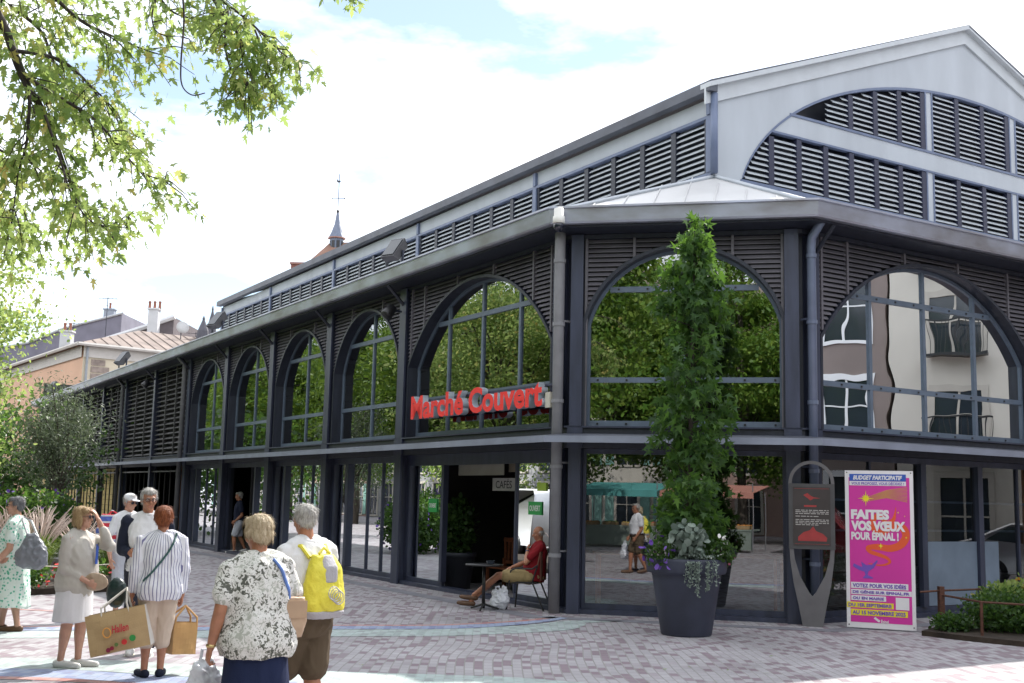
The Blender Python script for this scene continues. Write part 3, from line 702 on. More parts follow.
def leaves(name,pos,size,kind,rg,droop=.3,spread=1.0,dirs=None):
    """one mesh of many small leaf faces"""
    S,F=leaf_shape(kind); n=len(pos); k=len(S)
    d=rg.normal(size=(n,3))*spread; d[:,2]-=droop
    if dirs is not None: d=d*.7+dirs
    d/=np.linalg.norm(d,axis=1)[:,None]+1e-9
    a=rg.normal(size=(n,3)); a[:,2]+=.8; x=np.cross(d,a); x/=np.linalg.norm(x,axis=1)[:,None]+1e-9; z=np.cross(x,d)
    s=(size*(.65+.6*rg.random(n)))[:,None,None]
    V=pos[:,None,:]+s*(S[None,:,0,None]*x[:,None,:]+S[None,:,1,None]*d[:,None,:]+S[None,:,2,None]*z[:,None,:])
    me=bpy.data.meshes.new(name); me.vertices.add(n*k); me.vertices.foreach_set('co',V.reshape(-1).astype(np.float32))
    me.loops.add(n*k); me.loops.foreach_set('vertex_index',np.arange(n*k,dtype=np.int32))
    me.polygons.add(n); me.polygons.foreach_set('loop_start',np.arange(0,n*k,k,dtype=np.int32))
    me.update(calc_edges=True); me.validate(); return me
BARK=mat('tree bark',(.12,.10,.08),.85,0,.3,6,.6,30,stretch=(1,1,.3)); BARKD=mat('twig bark',(.06,.045,.04),.8,0,.3,10)
L_BRIGHT=leafmat('leaves yellow green',[(0,(.10,.19,.04)),(.5,(.21,.31,.08)),(.88,(.36,.42,.14)),(1,(.58,.42,.12))],.5,(.56,.70,.22))
L_PLANE=leafmat('plane tree leaves',[(0,(.05,.12,.015)),(.6,(.11,.21,.028)),(1,(.21,.29,.05))],.35,(.32,.46,.06))
L_DARK=leafmat('dark green leaves',[(0,(.018,.045,.014)),(.6,(.035,.08,.02)),(1,(.07,.13,.03))],.35,(.22,.42,.06))
L_GREY=leafmat('grey green leaves',[(0,(.06,.085,.05)),(.6,(.11,.14,.09)),(1,(.18,.21,.14))],.25,(.22,.28,.14))
L_SILV=leafmat('silver leaves',[(0,(.16,.21,.18)),(1,(.30,.36,.31))],.2,(.3,.36,.3))
def tree(label,cat,loc,h,rx,rz_,nl,ls,lm,kind='oval',seed=1,crown0=.35,name='tree',group=None,trunk=.2,clump=70,cr=.6,cull=None,droop=.3):
    rg=np.random.default_rng(seed); t=thing(name,label,cat,loc,0,group); rnd=random.Random(seed)
    mb=MB(); zc=h*crown0; pts=[(0,0,-.05)]
    for i in range(1,7): z=(h*.82)*i/6; pts.append((rnd.uniform(-.06,.06)*i,rnd.uniform(-.06,.06)*i,z))
    mb.tube(pts,[trunk*(1-.8*i/6) for i in range(7)],9)
    czn=(h+zc)/2; hz=(h-zc)/2; tips=[]
    for i in range(clump):
        u=rg.normal(size=3); u/=np.linalg.norm(u); r=(.35+.65*rg.random()**.6)
        wob=1+.22*math.sin(3*math.atan2(u[1],u[0])+seed)+.12*math.sin(5*u[2]*3+seed)
        tips.append(np.array([u[0]*rx*r*wob,u[1]*rx*r*wob,czn+u[2]*hz*r]))
    for i,tp in enumerate(tips[:26]):
        k=min(6,max(2,int((tp[2]*.55)/(h*.82)*6))); b=Vector(pts[k]); e=Vector(tp); m_=b.lerp(e,.5)+Vector((0,0,.12*(e-b).length))
        mb.tube([b,m_,e],[trunk*.34,trunk*.2,.015],6,False)
    part('trunk',mb,BARK,t,True)
    per=nl//clump; P=[]
    for tp in tips:
        q=rg.normal(size=(per,3))*cr*np.array([1,1,.62])*(.6+.7*rg.random()); P.append(tp+q)
    P=np.concatenate(P)
    if cull is not None: P=P[cull(P+np.array(loc))]
    me=leaves('crown',P,ls,kind,rg,droop); link('crown',me,lm,t); return t
# row of plane trees lining the square on the left (out of shot, mirrored in the glass)
ptr=None; i=0
for u in (-9,-2,5,12,19,26,33,41,49,56,63,70,78,86):
    p=A+nL*(15.5+(i%3)*.8)+dL*u
    if p.y>0 and p.x/p.y>-.60: p=p+nL*3
    lab='plane tree in the row left of the square, mirrored in the long side windows'
    if ptr is None: ptr=tree(lab,'tree',(p.x,p.y,0),13.0,4.7,0,46000,.185,L_PLANE,'oval',3,.17,'plane_tree','plane trees lining the square',.24,74,.62)
    else: dup(ptr,(p.x,p.y,0),i*1.3)
    i+=1
for k,(x,y) in enumerate([(-11,-11),(-4.5,-14),(3,-12),(10,-14),(17,-8),(-18,-3),(-8,-17),(0,-18)]):
    dup(ptr,(x,y,0),k*2.1,'plane tree behind the market stalls, mirrored in the corner window','plane trees behind the stalls')
tree('bright yellow green tree at the left edge beyond the flower bed','tree',(-15.9,29.5,0),9.2,3.0,0,32000,.13,L_BRIGHT,'oval',11,.14,'tree',None,.16,100,.5)
tree('grey green willow-leaved tree in front of the far louvred wall','tree',(-13.1,33.5,0),4.9,1.15,0,8000,.12,L_GREY,'narrow',5,.36,'small_tree',None,.07,90,.34)
tree('dark green bushy tree behind the willow-leaved tree at the far end','tree',(-19.5,44,0),5.2,3.0,0,5000,.22,L_DARK,'oval',8,.1,'small_tree',None,.1,60,.7)
# ---- overhanging branches of the near tree
def unproj(px,py,dist):
    X0,Y0=px-512,py-341.5; c,s=math.cos(.0232),math.sin(.0232); X=c*X0+s*Y0; Y=-s*X0+c*Y0
    u=X/1150.19; v=-Y/1150.19; cc,ss=math.cos(.1343),math.sin(.1343); r=Vector((u,cc-ss*v,ss+cc*v)); return Vector((0,0,1.8))+r*(dist/r.y)
NT=(-6.2,8.4,0.0)
near=thing('maple_tree','near maple whose branches with pale yellow green leaves hang into the top left','tree',NT)
tb=MB(); tb.tube([(0,0,-.05),(.05,0,1.5),(.1,.05,3.2),(.3,0,4.8),(.7,.1,6.4),(1.2,.2,8.4)],[.24,.2,.18,.16,.12,.05],10)
rg=np.random.default_rng(21); LP=[]; LD=[]
def w2(v): return (v[0]-NT[0],v[1]-NT[1],v[2]-NT[2])
def branch(px,d,r0,r1,dens=0,spread=.12,sub=0,start=None,slen=(.25,.6),t0=0.0):
    P=[unproj(x,y,d if not isinstance(d,(tuple,list)) else d[0]+(d[1]-d[0])*i/(len(px)-1)) for i,(x,y) in enumerate(px)]
    if start is not None: P=[Vector(start)]+P
    n=len(P); rad=[r0+(r1-r0)*i/(n-1) for i in range(n)]
    Q=[];RR=[]
    for i in range(n-1):
        a=P[max(i-1,0)];b=P[i];c=P[i+1];e=P[min(i+2,n-1)]
        for k in range(5):
            t=k/5; Q.append(.5*((2*b)+(c-a)*t+(2*a-5*b+4*c-e)*t*t+(3*b-a-3*c+e)*t**3)); RR.append(rad[i]+(rad[i+1]-rad[i])*t)
    Q.append(P[-1]); RR.append(rad[-1]); tb.tube([w2(q) for q in Q],RR,6)
    m=len(Q)
    for s in range(sub):
        i=int(m*(t0+(1-t0)*(s+.5)/sub)); i=min(i,m-2); q=Q[i]; tdir=(Q[i+1]-Q[i]).normalized()
        rd=Vector(rg.normal(size=3)); rd.y*=.6; dr=(tdir*.8+rd*.55+Vector((0,0,-.35))).normalized(); ln=rg.uniform(*slen)
        e=q+dr*ln+Vector((0,0,-.1*ln)); mid=q.lerp(e,.5)+Vector((0,0,.04)); tb.tube([w2(q),w2(mid),w2(e)],[.006,.005,.0025],4)
        for k in range(int(dens*1.25)):
            f=rg.uniform(.15,1.05); c=q.lerp(e,f)+Vector(rg.normal(size=3)*spread*.55); LP.append(w2(c)); LD.append((dr.x*.6,dr.y*.6,dr.z*.6-.5))
    return Q
S1=(-5.0,8.4,6.6)
branch([(-60,-40),(-5,10),(22,75),(45,115),(62,160),(78,200),(88,215)],(8.4,8.8),.05,.006,13,.2,32,S1,(.22,.55),.1)
branch([(22,75),(56,95),(95,120),(120,148),(142,172),(168,182)],(8.5,8.9),.018,.003,10,.13,20,None,(.15,.40))
branch([(10,50),(60,60),(95,90),(115,110)],(8.6,9.2),.018,.004,12,.16,16,None,(.15,.42))
branch([(30,90),(27,140),(18,175),(12,225)],(8.4,8.6),.014,.003,8,.15,14,None,(.15,.40))
branch([(-40,120),(0,150),(40,170),(60,215)],(9.2,9.6),.02,.003,11,.18,18,(-5.0,8.9,5.2),(.2,.5))
branch([(45,115),(62,165),(70,190),(92,222),(132,228)],(8.4,8.5),.012,.003,8,.13,14,None,(.1,.32))
branch([(-60,-90),(20,-50),(90,-25),(150,-20),(205,-15)],(9.0,9.4),.05,.016,12,.2,26,S1,(.2,.55))
branch([(-60,-60),(30,-20),(80,20),(110,35),(150,52)],(8.8,9.2),.03,.004,12,.19,28,S1,(.2,.5))
branch([(0,0),(40,30),(60,75),(100,105)],(9.0,9.4),.02,.004,12,.2,22,None,(.2,.5))
branch([(150,-20),(200,-15),(220,10),(240,38),(246,66),(249,94)],(9.2,9.0),.02,.004,9,.13,22,None,(.15,.38),.25)
branch([(200,-15),(228,5),(252,24),(270,42),(286,56),(300,63)],(9.2,9.1),.014,.003,8,.11,18,None,(.10,.28),.1)
branch([(228,10),(225,45),(232,75),(236,88)],(9.1,9.0),.012,.003,8,.12,12,None,(.12,.32))
branch([(255,30),(264,55),(268,75),(271,88)],(9.1,9.1),.010,.003,8,.10,11,None,(.1,.30))
branch([(205,-45),(260,-45),(320,-30),(345,-12)],(9.4,9.3),.016,.003,6,.10,12,None,(.10,.22))
branch([(150,-20),(170,10),(200,20),(235,25)],(9.3,9.4),.012,.003,10,.15,14,None,(.12,.4))
branch([(158,-12),(152,18),(160,34),(185,37)],(8.7,8.6),.008,.002,5,.1,4,None,(.08,.2))
branch([(182,-12),(184,20),(181,62),(182,85),(192,95),(205,93)],(8.3,8.3),.0085,.004,0,.1,0)
branch([(-30,200),(0,215),(20,205),(34,240)],(9.6,9.7),.014,.003,10,.16,16,(-5.2,9.2,4.4),(.15,.4))
branch([(-30,150),(-5,190),(5,230)],(9.6,9.7),.014,.003,10,.16,12,None,(.15,.4))
part('trunk',tb,BARKD,near,True)
lp=np.array(LP); ld=np.array(LD)
link('crown',leaves('crown',lp,.083,'silver',rg,.3,.8,ld),L_BRIGHT,near)
# ---- flower bed on the left with fountain grass
bed=[(-14,17.8),(-7.9,19.5),(-6.9,20.5),(-7.1,23.0),(-9.0,26.5),(-14,30),(-19,28),(-18,19)]
m=MB(); n=len(bed); m.v=[(x,y,0) for x,y in bed]+[(x,y,.10) for x,y in bed]; m.f=[tuple(range(n,2*n))]+[(i,(i+1)%n,n+(i+1)%n,n+i) for i in range(n)]
struct('planting bed',m,mat('soil',(.05,.035,.025),.95,0,.3,5,.5,20))
GRS=leafmat('grass blades',[(0,(.06,.11,.02)),(.6,(.12,.19,.035)),(1,(.24,.26,.08))],.3,(.3,.45,.06))
PLM=mat('grass plume',(.62,.50,.44),.9,0,.12,9)
def clump_grass(x,y,h,seed,label):
    rnd=random.Random(seed); t=thing('fountain_grass',label,'ornamental grass',(x,y,.1),rnd.random()*6,'fountain grass in the flower bed')
    m=MB(); 
    for i in range(230):
        a=rnd.random()*6.28; r=rnd.uniform(.02,.15); L=h*rnd.uniform(.6,1); o=rnd.uniform(.15,.55)*h
        ca,sa=math.cos(a),math.sin(a); px,py=-sa*.006,ca*.006
        p=[(ca*r,sa*r,0),(ca*(r+o*.3),sa*(r+o*.3),L*.55),(ca*(r+o*.75),sa*(r+o*.75),L*.85),(ca*(r+o*1.1),sa*(r+o*1.1),L*.78)]
        b=len(m.v)
        for j,q in enumerate(p): k=1 if j<3 else .1; m.v+=[(q[0]+px*k,q[1]+py*k,q[2]),(q[0]-px*k,q[1]-py*k,q[2])]
        for j in range(3): m.f.append((b+2*j,b+2*j+1,b+2*j+3,b+2*j+2))
    part('blades',m,GRS,t)
    m=MB()
    for i in range(42):
        a=rnd.random()*6.28; o=rnd.uniform(.1,.6)*h; L=h*rnd.uniform(.95,1.25); ca,sa=math.cos(a),math.sin(a)
        p0=Vector((ca*o*.6,sa*o*.6,L*.78)); p1=Vector((ca*o,sa*o,L)); p2=Vector((ca*(o+.10),sa*(o+.10),L+.10))
        m.tube([p0,p0.lerp(p1,.5),p1,p2],[.004,.012,.011,.003],5)
    part('plumes',m,PLM,t)
for i,(x,y,h) in enumerate([(-8.3,20.6,.92),(-9.1,20.2,.98),(-7.9,21.8,.85),(-8.8,22.0,1.0),(-9.9,21.0,1.05),(-10.6,20.0,1.0),(-9.8,23,1.0),(-7.9,23.2,.7)]):
    clump_grass(x,y,h,i,'clump of fountain grass with pinkish plumes in the bed behind the woman in the green dress')
def shrub(name,label,cat,loc,rx,ry,h,n,ls,lm,kind='oval',seed=1,flower=None,group=None,nf=60,fs=.05):
    rg=np.random.default_rng(seed); t=thing(name,label,cat,loc,0,group)
    u=rg.normal(size=(n,3)); u/=np.linalg.norm(u,axis=1)[:,None]; r=(.45+.6*rg.random(n))[:,None]; P=u*r*np.array([rx,ry,h*.5])+np.array([0,0,h*.5])
    P[:,2]+=.08*h*np.sin(P[:,0]*9/rx+seed)*np.cos(P[:,1]*7/ry)
    P=P[P[:,2]>.01]
    link('foliage',leaves('foliage',P,ls,kind,rg,-.2),lm,t)
    m=MB()
    for i in range(7): a=i*.9; m.tube([(math.cos(a)*.03,math.sin(a)*.03,-.02),(math.cos(a)*rx*.5,math.sin(a)*ry*.5,h*.6)],[.012,.005],5)
    part('stems',m,BARKD,t)
    if flower:
        u=rg.normal(size=(nf,3)); u/=np.linalg.norm(u,axis=1)[:,None]; P=u*np.array([rx*1.02,ry*1.02,h*.52])+np.array([0,0,h*.5]); P=P[P[:,2]>.1*h]
        link('flowers',leaves('flowers',P,fs,'round',rg,0,dirs=(P-np.array([0,0,h*.4]))),flower,t)
    return t
FRED=mat('red petals',(.55,.02,.02),.6,0,.1,9); FVIO=mat('violet petals',(.16,.07,.42),.6,0,.15,9); FWHT=mat('white petals',(.75,.74,.72),.6,0,.05,9); FPNK=mat('pink petals',(.6,.16,.25),.6,0,.1,9); FYEL=mat('orange petals',(.65,.25,.03),.6,0,.1,9)
shrub('flowering_bush','low bush with red flowers behind the cord between the two women','bush',(-7.35,20.3,.08),.45,.4,.55,900,.07,L_DARK,seed=4,flower=FRED,nf=45,fs=.07)
shrub('flowering_bush','low dark bush with red flowers just right of the green dress','bush',(-8.1,19.65,.08),.45,.35,.45,800,.07,L_DARK,seed=9,flower=FRED,nf=25,fs=.07)
shrub('flowering_bush','dark bush with violet flowers in front of the yellow wall','bush',(-12.4,30.5,.0),1.3,1.0,1.7,5200,.12,L_DARK,seed=14,flower=FVIO,nf=70,fs=.09)
shrub('flowering_bush','broad dark bush with violet flowers left of the black railing','bush',(-14.6,31.5,.0),1.5,1.1,1.9,5200,.12,L_DARK,seed=15,flower=FVIO,nf=60,fs=.09)
0 and shrub('bush','dark rounded bush at the left edge behind the red cap','bush',(-14.2,26.2,.0),1.7,1.3,1.7,5200,.12,L_DARK,seed=16)
fc=thing('cord_fence','thin cream cord strung on short stakes along the flower bed','fence',(-8,19.4,0))
cs=[(-10.6,18.4),(-9.2,18.8),(-7.9,19.2),(-6.7,20.4),(-6.9,22.4)]
for x,y in cs: part('stake',MB().tube([(x,y,0),(x,y,.52)],.014,6),mat('stake wood',(.2,.14,.09),.8,0,.2,9),fc,False,(-8,19.4,0))
m=MB()
for (x0,y0),(x1,y1) in zip(cs,cs[1:]): m.tube([(x0,y0,.5),((x0+x1)/2,(y0+y1)/2,.46),(x1,y1,.5)],.009,5)
part('cord',m,mat('cream cord',(.6,.55,.45),.8,0,.1,9),fc,False,(-8,19.4,0))
# ---- railing, yellow wall, bicycle under the far louvres
rl=thing('railing','tall black bar railing closing the open bays under the far louvred wall','railing',FL(36,0,0))
o_=FL(36,0,0)
for a,b in ((23.6,27.1),(27.3,31.8),(32.4,36.1),(36.3,40.5),(40.7,44.9),(45.1,49.1)):
    m=MB(); u=a+.1
    while u<b: m.tube([FL(u,.02,.05),FL(u,.02,2.5)],.026,6); u+=.72
    for z in (.22,2.38): m.box(a,b,.0,.04,z,z+.05,FL)
    part('bar_panel',m,BLACK,rl,False,o_)
yw=MB(); yw.box(32.5,52.8,-.24,-.12,0,2.58,FL)
hp('inner_yellow_wall',yw,mat('yellow slatted wall',(.88,.68,.30),.7,0,.1,2,.1,30))
m=MB(); z=.2
while z<2.5: m.box(32.5,52.8,-.119,-.112,z,z+.012,FL); z+=.22
hp('wall_joint',m,mat('ochre joint',(.30,.20,.08),.8,0,.1,3))
# sunlit green seen through the open bays: shrubs inside the covered passage
def bicycle(loc,rz,label):
    t=thing('bicycle',label,'bicycle',loc,rz)
    for x in (-.52,.52):
        m=MB(); m.tube([(x+.34*math.cos(2*PI*i/24),0,.34+.34*math.sin(2*PI*i/24)) for i in range(25)],.02,6,False)
        for i in range(12): a=2*PI*i/12; m.tube([(x,0,.34),(x+.33*math.cos(a),0,.34+.33*math.sin(a))],.004,4)
        part('wheel',m,BLACK,t)
    m=MB(); 
    for p in ([(-.52,0,.34),(-.1,0,.30),(.38,0,.72),(-.18,0,.82),(-.1,0,.3)],[(-.52,0,.34),(-.18,0,.78)],[(.52,0,.34),(.36,0,.95)],[(-.18,0,.82),(-.2,0,.95)]): m.tube(p,.018,6)
    part('frame',m,mat('bicycle paint',(.02,.02,.03),.3,0,.1,5),t)
    m=MB(); m.tube([(.30,-.28,.98),(.36,0,.97),(.30,.28,.98)],.014,6); part('handlebar',m,BLACK,t)
    m=MB(); m.loft([(-.22,0,.94,.14,.07),(-.22,0,.99,.13,.06)],12,2.0); part('saddle',m,BLACK,t)
p=FL(34.4,.45,0); bicycle(p,math.atan2(dL.y,dL.x)+.1,'black bicycle parked against the bar railing behind the blonde woman')
# ============================================================ houses beyond
def windowed(hx,P0,d,n,rows,cols,w_,h_,u0,du,z0,dz,frame_m,shutter=None,skip=()):
    for r in range(rows):
        for c in range(cols):
            if (r,c) in skip: continue
            u=u0+du*c; z=z0+dz*r; F=frame(P0,d,n); m=MB()
            m.box(u-w_/2-.08,u+w_/2+.08,0,.05,z-.1,z,F); m.box(u-w_/2-.08,u+w_/2+.08,0,.04,z+h_,z+h_+.1,F)
            m.box(u-w_/2-.08,u-w_/2,0,.04,z,z+h_,F); m.box(u+w_/2,u+w_/2+.08,0,.04,z,z+h_,F); m.box(u-.03,u+.03,0.01,.03,z,z+h_,F); m.box(u-w_/2,u+w_/2,.01,.03,z+h_*.6,z+h_*.6+.05,F)
            wf=part('window',m,frame_m,hx,False,hx.location)
            g_=MB(); g_.box(u-w_/2,u+w_/2,.0,.008,z,z+h_,F); part('pane',g_,mat('house window glass',(.03,.04,.05),.08,0,.1,1),wf,False,hx.location)
            if shutter and shutter.get((r,c)) : 
                s=MB(); 
                for q in (-1,1): a,b=sorted((u+q*(w_/2+.1),u+q*(w_/2+.1+w_*.5))); s.box(a,b,.02,.07,z,z+h_,F)
                part('shutter',s,shutter[(r,c)],hx,False,hx.location)
CREAM=mat('cream render',(.66,.58,.44),.85,0,.06,.6,.1,20); PEACH=mat('peach render',(.70,.44,.30),.85,0,.06,.5,.1,20); TILE=mat('brown roof tiles',(.24,.19,.165),.85,0,.2,.8,.4,6,stretch=(1,1,1)); SLATE=mat('violet slate',(.17,.165,.21),.7,0,.15,1,.3,10)
TRIMS=mat('stone trim',(.5,.46,.4),.8,0,.08,2)
def unz(px,py,y): v=unproj(px,py,y); return v
# cream house with hipped tile roof
c0=unz(84,344,80); cz=c0.z; hc=(c0.x,c0.y,0.0); H1=thing('house','cream house with peach side wall and brown hipped tile roof above the market gutter','house',hc)
dr=Vector((.75,.66)).normalized(); dl=Vector((-.58,.81)).normalized()
C0=Vector((c0.x,c0.y)); W1=22; D1=36
def pl(m,pts): m.add(pts,[tuple(range(len(pts)))]); return m
def V3(v,z): return (v.x,v.y,z)
a=C0; b=C0+dr*W1; c=b+dl*D1; d=C0+dl*D1
part('wall',pl(pl(MB(),[V3(a,0),V3(b,0),V3(b,cz),V3(a,cz)]),[V3(b,0),V3(c,0),V3(c,cz),V3(b,cz)]),CREAM,H1,False,hc)
part('side_wall',pl(pl(MB(),[V3(d,0),V3(a,0),V3(a,cz),V3(d,cz)]),[V3(c,0),V3(d,0),V3(d,cz),V3(c,cz)]),PEACH,H1,False,hc)
e=.55; zz=cz+2.3; A1=a-dr*e-dl*e;B1=b+dr*e-dl*e;C1=c+dr*e+dl*e;D1_=d-dr*e+dl*e; r1=C0+dr*6+dl*6.5; r2=C0+dr*(W1-6)+dl*6.5
rf=MB(); 
for pts in ([V3(A1,cz),V3(B1,cz),V3(r2,zz),V3(r1,zz)],[V3(B1,cz),V3(C1,cz),V3(r2,zz)],[V3(C1,cz),V3(D1_,cz),V3(r1,zz),V3(r2,zz)],[V3(D1_,cz),V3(A1,cz),V3(r1,zz)]): pl(rf,pts)
rp=part('roof',rf,TILE,H1,False,hc)
rb=MB(); 
for i in range(26):
    t=(i+.5)/26; p=A1.lerp(B1,t); k=min(1,min(t,1-t)*W1/6.5); q=p+dl*(7*k); rb.tube([V3(p,cz+.03),V3(q,cz+.03+2.3*k)],.03,4)
part('tile_ribs',rb,TILE,rp,False,hc)
ev=MB(); 
for p,q in ((A1,B1),(B1,C1),(C1,D1_),(D1_,A1)): ev.tube([V3(p,cz-.05),V3(q,cz-.05)],.13,6)
for p,q,nn in ((a,b,-dl),(d,a,-dr)): 
    o2=nn*.12; ev.add([V3(p+o2,cz-.9),V3(q+o2,cz-.9),V3(q+o2,cz-.12),V3(p+o2,cz-.12)],[(0,1,2,3)])
part('eaves',ev,mat('pale cornice',(.55,.52,.48),.7,0,.06,2),H1,False,hc)
dp=MB(); p=a-dl*.15+dr*.25; dp.tube([V3(p,0),V3(p,cz-.2)],.09,8); part('downpipe',dp,mat('zinc pipe',(.33,.35,.38),.5,.2,.1,3),H1,False,hc)
qn=MB(); F=frame(a,dr,-dl); z=.3
while z<cz-1.2: qn.box(.6,1.9 if int(z*2)%2 else 1.6,0,.05,z,z+.42,F); z+=.5
part('quoins',qn,mat('weathered quoin stone',(.36,.29,.25),.85,0,.25,3),H1,False,hc)
GSH=mat('mint shutter',(.22,.42,.36),.6,0,.08,4)
windowed(H1,a,dr,-dl,3,4,1.0,1.9,5.2,3.9,cz-10.2,3.8,TRIMS,{(r,c_):GSH for r in range(3) for c_ in range(4)})
windowed(H1,d,-dl,-dr,3,3,1.0,1.9,2.3,4.2,cz-10.2,3.8,TRIMS)
def chimney(parent,x,y,z0,z1,w_,m,pots,org):
    mb=MB(); mb.box(x-w_/2,x+w_/2,y-.35,y+.35,z0,z1); mb.box(x-w_/2-.08,x+w_/2+.08,y-.43,y+.43,z1+.002,z1+.13); ch=part('chimney',mb,m,parent,False,org)
    pm=MB()
    for i in range(pots): px_=x+(i-(pots-1)/2)*.42; pm.lathe([(.13,0),(.10,.45),(.13,.5),(.11,.62)],(px_,y,z1+.132),10)
    part('chimney_pot',pm,mat('terracotta',(.30,.12,.08),.8,0,.15,5),ch,False,org)
WCH=mat('white chimney render',(.55,.56,.58),.8,0,.06,2); GCH=mat('grey chimney',(.30,.33,.38),.8,0,.08,2)
# grey slate house behind
q=[unz(10,352,114),unz(28,343,114),unz(62,329,114),unz(122,313,114),unz(122,352,114)]
H2o=(q[3].x,114,0.0); H2=thing('house','grey slate-clad house with two chimneys behind the cream house','house',H2o)
x0=q[0].x-14; x3=q[3].x; 
def extr(mb,poly,y0,y1):
    n=len(poly); mb.v+=[(x,y0,z) for x,z in poly]+[(x,y1,z) for x,z in poly]; o=len(mb.v)-2*n
    mb.f+=[tuple(o+i for i in range(n)),tuple(o+n+i for i in range(n))[::-1]]+[(o+i,o+(i+1)%n,o+n+(i+1)%n,o+n+i) for i in range(n)]; return mb
prof=[(x0,0),(x3,0),(x3,q[3].z),(q[2].x,q[2].z),(q[1].x,q[1].z),(x0,q[0].z-2)]
part('wall',extr(MB(),prof,114,126),mat('slate cladding',(.19,.185,.235),.75,0,.12,.8,.2,5),H2,False,H2o)
ed=MB(); ed.tube([(x0,113.9,q[0].z-2),(q[1].x,113.9,q[1].z),(q[2].x,113.9,q[2].z),(q[3].x+.2,113.9,q[3].z)],.12,6); part('roof_edge',ed,mat('zinc roof edge',(.45,.47,.5),.5,.1,.06,2),H2,False,H2o)
windowed(H2,Vector((x0,114)),Vector((1,0)),Vector((0,-1)),3,4,1.0,1.8,1.5,3,2,3.2,TRIMS)
t_=unz(62,349,88); u_=unz(62,331,88); chimney(H1,t_.x,88.8,t_.z-1.5,u_.z,.85,WCH,2,hc)
t_=unz(111,322,116); u_=unz(111,311,116); chimney(H2,t_.x,115.5,t_.z-2,u_.z,1.05,GCH,1,H2o)
# white-edged mono-pitch house further right
a3=unz(146,327,96); b3=unz(174,317,96); H3o=(a3.x,96,0.0); H3=thing('house','grey house with white-edged slanting roof and tall white chimney','house',H3o)
part('wall',extr(MB(),[(a3.x-4,0),(b3.x,0),(b3.x,b3.z),(a3.x,a3.z),(a3.x-4,a3.z-1.4)],96,104),mat('dark tile cladding',(.14,.12,.13),.8,0,.15,1,.2,6),H3,False,H3o)
ed=MB(); ed.tube([(a3.x-4,95.9,a3.z-1.4),(a3.x,95.9,a3.z),(b3.x+.1,95.9,b3.z)],.22,6); part('roof_edge',ed,mat('white fascia',(.6,.61,.63),.6,0,.05,2),H3,False,H3o)
t_=unz(151,330,94); u_=unz(151,309,94); chimney(H3,t_.x,94.6,t_.z-3,u_.z,.82,WCH,3,H3o)
ds=unz(181,333,90); dt=thing('satellite_dish','pale satellite dish on a mast beside the white-edged roof','satellite dish',(ds.x,90,0))
m=MB(); m.tube([(0,0,8),(0,0,ds.z+.3)],.04,6); part('mast',m,NAVY2,dt); m=MB(); M=Matrix.Translation((.1,-.1,ds.z+.4))@Matrix.Rotation(R(75),4,'X')@Matrix.Rotation(R(30),4,'Y'); m.lathe([(.02,0),(.3,.04),(.5,.13),(.5,.15),(.02,.03)],(0,0,0),18,M); part('dish',m,mat('dish grey',(.5,.5,.5),.5,0,.05,3),dt,True)
def antenna(px,py,y,label):
    v=unz(px,py,y); t=thing('tv_antenna',label,'antenna',(v.x,y,0)); m=MB(); m.tube([(0,0,8),(0,0,v.z)],.03,5); part('mast',m,NAVY2,t)
    m=MB(); m.tube([(-.8,0,v.z-.1),(.8,0,v.z-.15)],.02,4)
    for i in range(6): x=-.7+i*.28; m.tube([(x,-.25,v.z-.12),(x,.25,v.z-.12)],.012,4)
    m.tube([(0,-.3,v.z-.7),(0,.3,v.z-.7)],.02,4); part('elements',m,NAVY2,t)
antenna(108,297,91,'thin television antenna above the grey chimney of the slate house'); antenna(74,322,91,'thin television antenna left of the grey chimney')
antenna(196,332,93,'small television antenna right of the satellite dish')
# turret cone tip
def turret(px,top,bot,y,w_,label):
    t_=unz(px,top,y); b_=unz(px,bot,y); t=thing('roof_turret',label,'turret',(t_.x,y,0)); h=t_.z-b_.z
    part('cone',MB().lathe([(w_,b_.z-1),(w_*.75,b_.z),(w_*.15,t_.z-h*.25),(w_*.2,t_.z-h*.2),(.03,t_.z)],(0,0,0),12),mat('dark slate',(.09,.09,.11),.7,0,.15,1),t); part('wall',MB().lathe([(w_*.9,0),(w_*.9,b_.z-1.0)],(0,0,0),12),TRIMS,t)
turret(204,316,331,92,.6,'slim dark pinnacle above the market gutter'); turret(213,306,325,95,.45,'thin dark finial right of the slim pinnacle')
# ---- church with fleche
sy=112; sb=unz(336,254,sy); s1=unz(336,238,sy); s2=unz(336,213,sy); s3=unz(336,178,sy); r_=7/1150*sy
ch=thing('church','church with slate flèche, iron cross and weathercock behind the market roof','church',(sb.x,sy,0))
m=MB(); m.lathe([(r_*1.1,0),(r_*1.1,sb.z),(r_,sb.z+.01),(r_,s1.z)],(0,0,0),8); w_=part('flèche_base'.replace('è','e'),m,mat('slate blue cladding',(.16,.20,.27),.6,0,.12,2),ch)
m=MB()
for i in range(8):
    a=PI/8+i*PI/4; M=Matrix.Rotation(a,4,'Z'); m.box(r_*.90,r_*1.0,-.16,.16,sb.z+.35,s1.z-.35,M)
part('louvre_opening',m,BLACK,w_)
m=MB(); m.lathe([(r_*1.28,s1.z),(r_*1.22,s1.z+.08),(r_*.9,s1.z+.5),(r_*.42,s1.z+(s2.z-s1.z)*.55),(.12,s2.z)],(0,0,0),8); part('spire',m,mat('spire slate',(.15,.18,.25),.5,0,.12,2),ch)
m=MB(); m.lathe([(r_*1.32,s1.z-.10),(r_*1.32,s1.z-.002)],(0,0,0),8); part('band',m,mat('copper band',(.35,.17,.12),.6,0,.1,3),ch)
